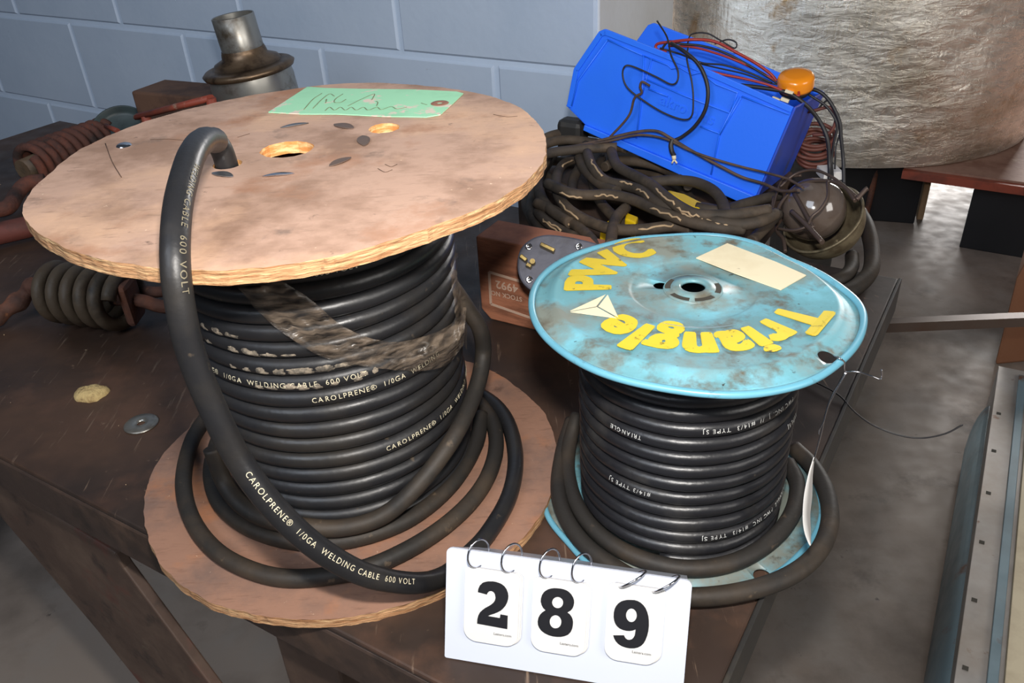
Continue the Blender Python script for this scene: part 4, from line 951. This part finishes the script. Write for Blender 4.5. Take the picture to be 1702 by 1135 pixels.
iw('hanging_wire', [(1080, 345), (1200, 360), (1300, 380), (1380, 430), (1450, 510), (1490, 600), (1500, 720), (1500, 790)], [.05, .05, .05, .05, .06, .06, .06, .05], .0026, M['blackwire'], 'black cord leaving the bin and hanging down past its end')
iw('hanging_wire', [(1350, 360), (1440, 370), (1500, 420), (1545, 510), (1555, 600), (1565, 700), (1568, 810)], [.09, .09, .09, .09, .09, .09, .08], .0024, M['blackwire'], 'rightmost black cord hanging from the amber light')
iw('hanging_wire', [(1340, 350), (1420, 400), (1490, 450), (1535, 530), (1520, 620), (1510, 700), (1515, 780)], [.08, .08, .08, .08, .08, .08, .07], .0017, M['blackwire'], 'thin black cord hanging between the two thick ones by the bin')
iw('hanging_wire', [(1440, 460), (1500, 420), (1550, 540), (1530, 640), (1525, 740)], [.1, .1, .1, .1, .09], .0012, M['blackwire'], 'thinnest black strand behind the hanging cords by the bin')
iw('brown_coil_cord', [(1240, 480), (1400, 470), (1500, 450), (1530, 500), (1500, 570), (1420, 580)], [.1, .1, .1, .1, .1, .1], .0022, M['brickwire'], 'brown cord lying over the end of the bin behind the black cords')
bc = MB(); Qs = []
for k in range(6):
    cx_, cy_ = 1352 + (k % 2) * 3, 262 - k * 7.5; rx, ry = 26 + 3 * (k % 3), 17 + 2 * (k % 2)
    L = [V((cx_ + rx * math.cos(a), cy_ + ry * math.sin(a), 0)) for a in [2 * PI * i / 12 for i in range(12)]]
    z_ = 1.12
    pts = [aty(p.x, p.y, 1.14 + .02 * math.sin(2 * PI * i / 12 + PI)) for i, p in enumerate(L)]
    bc.tube(catmull(pts, 5, closed=True), .0028, 8, closed=True)
tag(bc.build('wire_coil', M['brickwire']), 'coil of brownish red cable behind the end of the blue bin', 'cable coil')
# amber marker lamp
ap = inb(1322, 146, .075); aa = (Z * .93 + V((-.12, -.18, 0))).normalized()
am = thing('amber_light', 'round amber marker light on top of the wires in the blue bin', 'marker light', ap)
MB().lathe([(.0001, .019), (.012, .0188), (.0195, .0175), (.0215, .015), (.0222, .012), (.0222, .003), (.0215, 0), (.0001, 0)], ap, aa, seg=40).build('lens', M['amber'], am)
MB().lathe([(.0001, .0), (.019, .0), (.0195, -.004), (.016, -.008), (.0001, -.008)], ap, aa, seg=32).build('base', M['blackp'], am)
ct = MB()
for x, y in ((1290, 165), (1312, 153), (1305, 166)): 
    p = inb(x, y, .05); ct.cbox(p, BM @ V((.010, 0, 0)), BM @ V((0, .005, 0)), BM @ V((0, 0, .004)))
tag(ct.build('connector', M['cream']), 'small pale wire connectors below the amber light in the bin', 'connector')

# ------------------------------------------------------------------ caged lamp in rusty bowl
lc = aty(1352, 348, .93)
lax = ((CAM - lc).normalized() * .22 + V((-.50, 0, .66))).normalized()
lamp = thing('caged_lamp', 'old round lamp with smoky glass in a rusty bowl and wire guard', 'lamp', lc - Z * .05)
gr = .0375
pf_ = [(gr * math.sin(t), gr * math.cos(t)) for t in [R(a) for a in range(1, 150, 6)]]
MB().lathe(pf_, lc, lax, seg=48).build('glass', M['lens'], lamp)
bc_ = lc - lax * .006 + V((.010, 0, -.010))
br2 = .050
bp2 = [(br2 * .98 * math.sin(t), -br2 * .95 * math.cos(t)) for t in [R(a) for a in range(1, 92, 6)]] + [(br2 * 1.02, .001), (br2 * .97, .002), (br2 * .93, 0)]
bo_ = MB().lathe(bp2, bc_, lax, seg=56).build('bowl', M['bowl'], lamp); s_ = bo_.modifiers.new('s', 'SOLIDIFY'); s_.thickness = .0016
def lw_(L, r, nm='guard_wire', depth=.052):
    pts = []
    for x, y in L:
        px, py = 1240 + x / 2.836, 80 + y / 2.836
        pts.append(onpl(px, py, lc + lax * (depth - .018), lax) if depth < .08 else atd(px, py, depth))
    MB().tube(catmull(pts, 8), r, 8).build(nm, M['wornsteel'], lamp)
lw_([(150, 800), (160, 740), (220, 670), (300, 630), (400, 628), (470, 660), (515, 720)], .0022)
lw_([(160, 655), (230, 595), (320, 575), (400, 605), (470, 655), (520, 700)], .0018)
lw_([(150, 800), (145, 860), (175, 900), (185, 960)], .0022)
lw_([(385, 630), (385, 700), (350, 760), (310, 795), (285, 840), (220, 860), (150, 850)], .0018, depth=.058)
lw_([(215, 770), (280, 830), (360, 915)], .0030, depth=.060)
lw_([(225, 680), (270, 760), (320, 850)], .0026, depth=.056)
lw_([(130, 700), (120, 780), (160, 640), (200, 610), (260, 600)], .0016, depth=.05)
lw_([(520, 715), (560, 670), (575, 660)], .0026)

# ------------------------------------------------------------------ silver wrapped bale and the low platform it stands on
ba = thing('platform', 'low red brown wooden platform carrying the silver wrapped bale', 'platform', (1.4, 2.7, 0))
hz = .25
e0, e1 = at(1250, 243, hz), at(1537, 281, hz); ed_ = (at(1702, 303, hz) - e1).normalized(); en_ = V((-ed_.y, ed_.x, 0))
if en_.y < 0: en_ = -en_
o0 = e1 - ed_ * .06
MB().box(o0, ed_ * 2.4, en_ * 1.3, -Z * .03).build('deck', M['board'], ba)
MB().box(o0 - en_ * .025 - Z * .032, ed_ * 2.4, en_ * .024, Z * .026).build('edge_strip', M['redtrim'], ba)
for s in (1.3, 2.2):
    p = o0 + ed_ * s + en_ * .1; MB().box(V((p.x, p.y, 0)), ed_ * .05, en_ * .09, Z * (hz - .033)).build('leg', M['post'], ba)
pq = at(1560, 290, 0)
# silver bale: upright bulging cylinder, lower edge wrinkled
bcx, bcy = None, None
BR_ = .50
cb = at(1400, 288, hz); dirc = V((cb.x, cb.y, 0)).normalized(); bc0 = V((cb.x, cb.y, 0)) + dirc * (BR_ - .04)
BR_ = .65; bc0 = V((1.30, 3.15, 0))
bm_ = MB(); seg = 220; vs = []; nz_ = 90
for i in range(nz_ + 1):
    z = hz + .004 + (1.15) * i / nz_
    for k in range(seg):
        a = 2 * PI * k / seg; cs, sn = math.cos(a), math.sin(a)
        t = i / nz_; tuck = .012 * math.exp(-t * 18)
        r_ = BR_ - tuck + .010 * noise.noise(V((cs * 4, sn * 4, z * 5))) + .0012 * noise.noise(V((cs * 14, sn * 14, z * 26))) + .0022 * noise.noise(V((cs * 3, sn * 3, z * 30)))
        vs.append(bc0 + V((r_ * cs, r_ * sn, z - (.03 * math.exp(-t * 14)) * (0) + .004 * noise.noise(V((cs * 4, sn * 4, 1))) * (i > 0))))
bm_.add(vs, [(i * seg + k, i * seg + (k + 1) % seg, (i + 1) * seg + (k + 1) % seg, (i + 1) * seg + k) for i in range(nz_) for k in range(seg)])
bm_.f.append([nz_ * seg + k for k in range(seg)]); bm_.m.append(0); bm_.sm.append(False)
tag(bm_.build('wrapped_bale', M['foil'], origin=(bc0.x, bc0.y, hz)), 'huge round bale in crinkled dirty silver wrap standing at the back right', 'wrapped bale')

# black cabinets and posts under / behind
def floorbox(name, a, b, depth, h, mt_, lab, cat, z=0):
    a, b = V(a), V(b); d = (b - a); n_ = V((-d.y, d.x, 0)).normalized()
    if n_.y < 0: n_ = -n_
    tag(MB().box(V((a.x, a.y, z)), V((d.x, d.y, 0)), n_ * depth, Z * h).build(name, mt_, bevel=.003), lab, cat)
floorbox('dark_crate', at(1230, 350, 0), at(1519, 372, 0), .25, hz - .04, M['blackp'], 'black crate under the platform, left of the bright strip of floor', 'crate')
floorbox('dark_crate', at(1594, 411, 0), at(1594, 411, 0) + ed_ * .9, .35, hz - .04, M['blackp'], 'black crate under the platform at the right, beside the brown carton', 'crate')
floorbox('wood_post', at(1523, 365, 0), at(1534, 366, 0), .09, hz - .035, M['post'], 'pale wooden post beside the black crate under the platform', 'post')
p = at(1437, 368, 0); tag(MB().tube([p + Z * .001, V((p.x + .02, p.y + .02, hz - .034))], .010, 10).build('iron_pipe', M['rust']), 'thin rusty pipe standing beside the caged lamp in the background', 'pipe')

# brown carton at the right edge
k0 = at(1653, 608, 0); k1 = k0 + V((.30, .02, 0))
tz_ = aty(1692, 352, k0.y + .02).z; print('carton h', tz_)
ca = thing('carton', 'torn brown cardboard carton standing on the floor at the right edge', 'carton', k0 + V((.15, .1, 0)))
MB().prism([k0 + Z * .001, k1 + Z * .001, k1 + Z * tz_ + V((.03, 0, 0)), k0 + Z * tz_ + V((.022, 0, 0)), k0 + Z * (tz_ * .6) + V((-.012, 0, 0))], V((.17, .25, 0))).build('body', M['cardboard'], ca, bevel=.008)
tq = MB().tube(catmull([k0 + V((.026, -.004, tz_)), k0 + V((.012, -.008, tz_ * .82)), k0 + V((.028, -.01, tz_ * .66)), k0 + V((.055, -.008, tz_ * .5)), k0 + V((.07, -.006, tz_ * .46))], 8), .010, 8, flat=.4)
tq.build('torn_edge', M['cream'], ca)

# steel bar across
z_ = .36
a, b = at(1455, 541, z_), at(1760, 528, z_); d = (b - a).normalized(); a = a - d * .42; b = b + d * .06; n_ = V((-d.y, d.x, 0))
ba_ = MB().box(a - Z * .0 , b - a, n_ * .022, Z * .003).box(a - Z * .018, b - a, n_ * .003, Z * .018)
tag(ba_.build('angle_bar', M['wornsteel']), 'long brown steel angle bar running from the bench to the carton', 'metal bar')

# stacked steel channels along the right edge
nn_ = (at(1604.6, 1110, .14) - at(1660, 687, .14)); vd = nn_.normalized(); vl = nn_.length; vr = V((-vd.y, vd.x, 0))
if vr.x < 0: vr = -vr
def chan(name, x0, x1, ya, yb, z1, zt, mt_, lab, holes=False, rnd=False):
    a = at(x0, ya, z1); L = 1.25; s = vd * -1
    # a = point on the left top edge at the far end
    w = x1
    a = a - vd * 0
    if rnd:
        prof = [V((0, 0, 0)) + vr * (w * (1 - math.cos(t)) / 2) + Z * (-zt * .75 * (1 - math.sin(t)) ) for t in [PI * k / 14 for k in range(15)]]
        prof = [a + p for p in prof]; prof += [prof[-1] - Z * .02, prof[0] - Z * .02]
        o = MB().prism(prof, vd * 1.3)
        for i in range(len(o.sm)): o.sm[i] = i > 1
        return tag(o.build(name, mt_), lab, 'steel channel')
    o = MB().box(a, vr * w, vd * 1.3, -Z * .002).box(a - Z * .0021, vr * .002, vd * 1.3, -Z * (zt - .004)).box(a + vr * (w - .002) - Z * .0021, vr * .002, vd * 1.3, -Z * (zt - .004))
    o = o.build(name, mt_, bevel=.0008); tag(o, lab, 'steel channel')
    return o
S1 = .16
c1 = chan('steel_channel', 1627, .052, 668, 0, .15, .149, M['bluesteel'], 'rounded blue grey steel channel with rust spots, leftmost on the floor at right', rnd=True)
c3 = chan('steel_channel', 1660, .066, 608, 0, .19, .189, M['lightsteel'], 'pale grey steel channel with a row of square holes at the right edge')
hl = MB()
for x, y in ((1660, 687), (1652, 749), (1643, 819), (1632, 901), (1619.5, 997), (1604.6, 1110)):
    p = at(x, y, .1904); MB().cbox(p, vd * .008, vr * .008, Z * .0004).build('hole', M['void'], c3)['label'] = 'dark square punched hole'
chan('steel_channel', 1694, .014, 622, 0, .196, .195, M['bluesteel'], 'narrow grey steel rail between the pale channel and the cream one')
chan('steel_channel', 1712, .06, 640, 0, .20, .199, M['creamsteel'], 'cream painted steel channel cut off by the right edge')

# ------------------------------------------------------------------ rusty springs, bars and odds on the left of the bench
def spring(c0, c1, r, wire_r, turns, mt_, mb):
    d = c1 - c0; t = d.normalized(); a = t.orthogonal().normalized(); b = t.cross(a); n = int(turns * 28)
    mb.tube([c0 + d * (i / n) + (a * math.cos(2 * PI * turns * i / n) + b * math.sin(2 * PI * turns * i / n)) * (r(i / n) if callable(r) else r) for i in range(n + 1)], wire_r, 9)
s1 = thing('coil_spring_assembly', 'heavy dark coil spring with rusty hook lying behind the left of the wooden reel', 'spring', at(150, 500, TZ))
zr_ = TZ + .040
p0, p1 = at(92, 484, zr_), at(212, 500, zr_)
mb = MB(); spring(p0, p1, .030, .0085, 5.3, None, mb); mb.build('coil', M['rustdark'], s1)
MB().tube(catmull([at(-40, 545, TZ + .014), at(0, 522, TZ + .018), at(35, 497, TZ + .028), at(58, 476, zr_), at(100, 484, zr_)], 6), lambda i: .011 - .002 * math.sin(i), 10).build('hook', M['rust'], s1)
MB().cbox(p0 - (p1 - p0).normalized() * .008, (p1 - p0).normalized() * .012, V((0, .045, 0)), Z * .05).build('end_plate', M['rust'], s1, bevel=.006)
MB().tube(catmull([p1 - (p1 - p0) * .2, at(235, 500, zr_), at(262, 508, zr_ - .006), at(290, 512, zr_ - .01), at(340, 520, zr_ - .01)], 6), .008, 10).tube(catmull([at(205, 470, zr_), at(250, 485, zr_), at(285, 482, zr_)], 6), .007, 8).build('eye_bolt', M['rust'], s1)
MB().cbox(at(218, 498, zr_), (p1 - p0).normalized() * .014, V((0, .04, 0)), Z * .055).build('end_plate', M['rust'], s1, bevel=.006)

s2_ = thing('coil_spring_assembly', 'red rusted coil spring with hook at the rear left corner of the bench', 'spring', at(100, 270, TZ))
zq = TZ + .035
p0, p1 = at(45, 280, zq), at(175, 222, zq + .005)
mb = MB(); spring(p0, p1, lambda t: .034 - .010 * t, .0075, 10, None, mb); mb.build('coil', M['rust2'], s2_)
MB().tube([p0 - (p1 - p0) * .05, p1 + (p1 - p0) * .1], .018, 12).build('rod', M['rustdark'], s2_)
MB().tube(catmull([at(75, 300, zq), at(45, 305, zq), at(28, 322, zq - .01), at(12, 345, zq - .014), at(-30, 352, zq - .016)], 6), .012, 10).build('hook', M['rust2'], s2_)
rbz = TZ + .020
a, b = at(-60, 402, rbz), at(120, 360, rbz)
tag(MB().tube([a, b], .017, 8).build('red_bar', M['rustred']), 'dark red iron bar on the bench beneath the left side of the plywood top', 'iron bar')

# shallow round pan leaning at the back
pc_ = at(200, 215, TZ + .055); px_ = ((CAM - pc_).normalized() + V((-.25, 0, .9))).normalized()
pan = MB().lathe([(.0001, -.012), (.040, -.012), (.046, -.008), (.049, .002), (.051, .003), (.0515, 0), (.048, -.010), (.042, -.0145), (.0001, -.0145)], pc_, px_, seg=48)
tag(pan.build('round_pan', M['pan']), 'shallow dark grey green pan behind the far left rim of the plywood top', 'pan')
# box, orange rod, silver flue piece
g0 = at(222, 226, TZ); 
f0, f1_ = aty(217, 152, 1.45), aty(372, 160, 1.36)
dv = V((f1_.x - f0.x, f1_.y - f0.y, 0)); nv = V((-dv.y, dv.x, 0)).normalized(); nv = nv if nv.y > 0 else -nv
hb = f0.z - TZ
M['oldboard'] = mat('old_brown_board', srgb(98, 70, 54), .85, layers=[(srgb(74, 52, 42), 18, .46, .64, 8)], bump=.4, bscale=70)
cb_ = MB().box(V((f0.x, f0.y, TZ + .0005)), dv * .86, nv * .08, Z * hb)
tag(cb_.build('brown_box', M['oldboard'], bevel=.004), 'brown box on the back of the bench left of the silver flue piece', 'box')
a, b = aty(228, 194, 1.33), aty(350, 163, 1.26)
rod = MB(); dd = (b - a).normalized(); rod.tube([a, b], .0085, 8, flat=.6)
rod.tube([V((a.x + .01, a.y, TZ + .001)), a + dd * .02], .008, 8)
rod.tube([V((b.x, b.y, TZ + .001)), b], .008, 8)
tag(rod.build('orange_bar', M['orange']), 'orange red bar with worn paint in front of the brown box', 'bar')
tag(MB().tube([at(176, 209, TZ + .07), at(196, 218, TZ + .07)], .0045, 8).build('orange_stick', M['orange']), 'short orange stick resting in the round pan', 'stick')
Yf = 1.36
fc = aty(428, 160, Yf); fx = fc.x; fy = Yf
def zf_(px, py): return aty(px, py, Yf).z
zt, zs, zbm, zbr = zf_(412, 26), zf_(422, 84), zf_(424, 98), zf_(426, 112)
sc1 = (fc - CAM).length / FPX
flu = thing('flue_piece', 'silver metal flue collar with brown brim standing near the block wall', 'flue collar', (fx, fy, TZ))
lean = V((-.05, 0, 1))
def fxz(z): return V((fx + (z - fc.z) * -.10, fy, z))
axf = V((-.10, 0, 1)).normalized()
o_ = V((fx - (fc.z - TZ) * -.10, fy, TZ + .001)); Lz = lambda z: (z - TZ) / axf.z
MB().lathe([(.0305, Lz(zt)), (.0315, Lz(zt) + .001), (.0325, Lz(zt)), (.0325, Lz(zs))], o_, axf, seg=48).lathe([(.030, Lz(zs)), (.0305, Lz(zt))], o_, axf, seg=48).build('pipe', M['galv'], flu)
MB().lathe([(.033, Lz(zs) + .004), (.0345, Lz(zs)), (.036, Lz(zs) - .008), (.050, Lz(zs) - .014), (.0545, Lz(zs) - .022), (.055, Lz(zbr) + .006), (.068, Lz(zbr) + .003), (.0725, Lz(zbr) - .001), (.070, Lz(zbr) - .006), (.064, Lz(zbr) - .008)], o_, axf, seg=64).build('brim', M['bronze'], flu)
MB().lathe([(.064, Lz(zbr) - .007), (.066, Lz(zbr) - .02), (.066, .0), (.0001, .0)], o_, axf, seg=64).build('drum', M['galv'], flu)
# dark wad behind the bin's lower corner and white box behind the coil
tag(MB().cbox(aty(952, 203, 1.16) - Z * .02, U * .04, N * .03, Z * .05).build('dark_block', M['blacks'], bevel=.008), 'small dark block between the blue bin and the wall', 'block')
pz = aty(1352, 283, 1.12).z; pa = aty(1322, 283, 1.08); pb = aty(1406, 283, 1.08)
tag(MB().box(V((pa.x, 1.075, .0005)), V((pb.x - pa.x, 0, 0)), V((.02, .13, 0)), Z * (pz - .0015)).build('dark_stand', M['blacks'], bevel=.003), 'tall dark stand on the floor behind the bench, under the brownish red coil', 'stand')
tag(MB().box(V((pb.x - .030, 1.062 + .016, pz)), V((.026, 0, 0)), V((.0, .03, 0)), Z * .012).build('white_box', M['card'], bevel=.001), 'corner of a small white box behind the caged lamp', 'box')

# twigs, chips and dust specks on the bench top
random.seed(11)
db = MB()
for _ in range(90):
    s = random.uniform(.25, LEN - .1); t = random.uniform(.03, DEP - .03); p = Cr + U * s - N * t + Z * .0006
    if (p.xy - V((CX, CY))).length < .2 or (p.xy - V((XB, YB))).length < .13: continue
    a = random.uniform(0, 6.28); L = random.uniform(.0008, .004); db.tube([p, p + V((math.cos(a) * L, math.sin(a) * L, .0004))], random.uniform(.0003, .0007), 4)
tag(db.build('wood_dust', M['crack']), 'scattered pale wood chips and dust on the bench top', 'dust', kind='stuff')
GR = {'cable reel': 'cable reels on the bench', 'steel channel': 'steel channels lying on the floor at right', 'wire': 'loose wires in and over the blue bin', 'spring': 'rusty coil springs on the bench'}
for o in bpy.data.objects:
    if o.parent is None and o.get('category') in GR and not (o['category'] == 'wire' and 'bin' not in o['label'] and 'amber' not in o['label'] and 'cords' not in o['label']): o['group'] = GR[o['category']]
for o in bpy.data.objects:
    if '_o' in o: del o['_o']
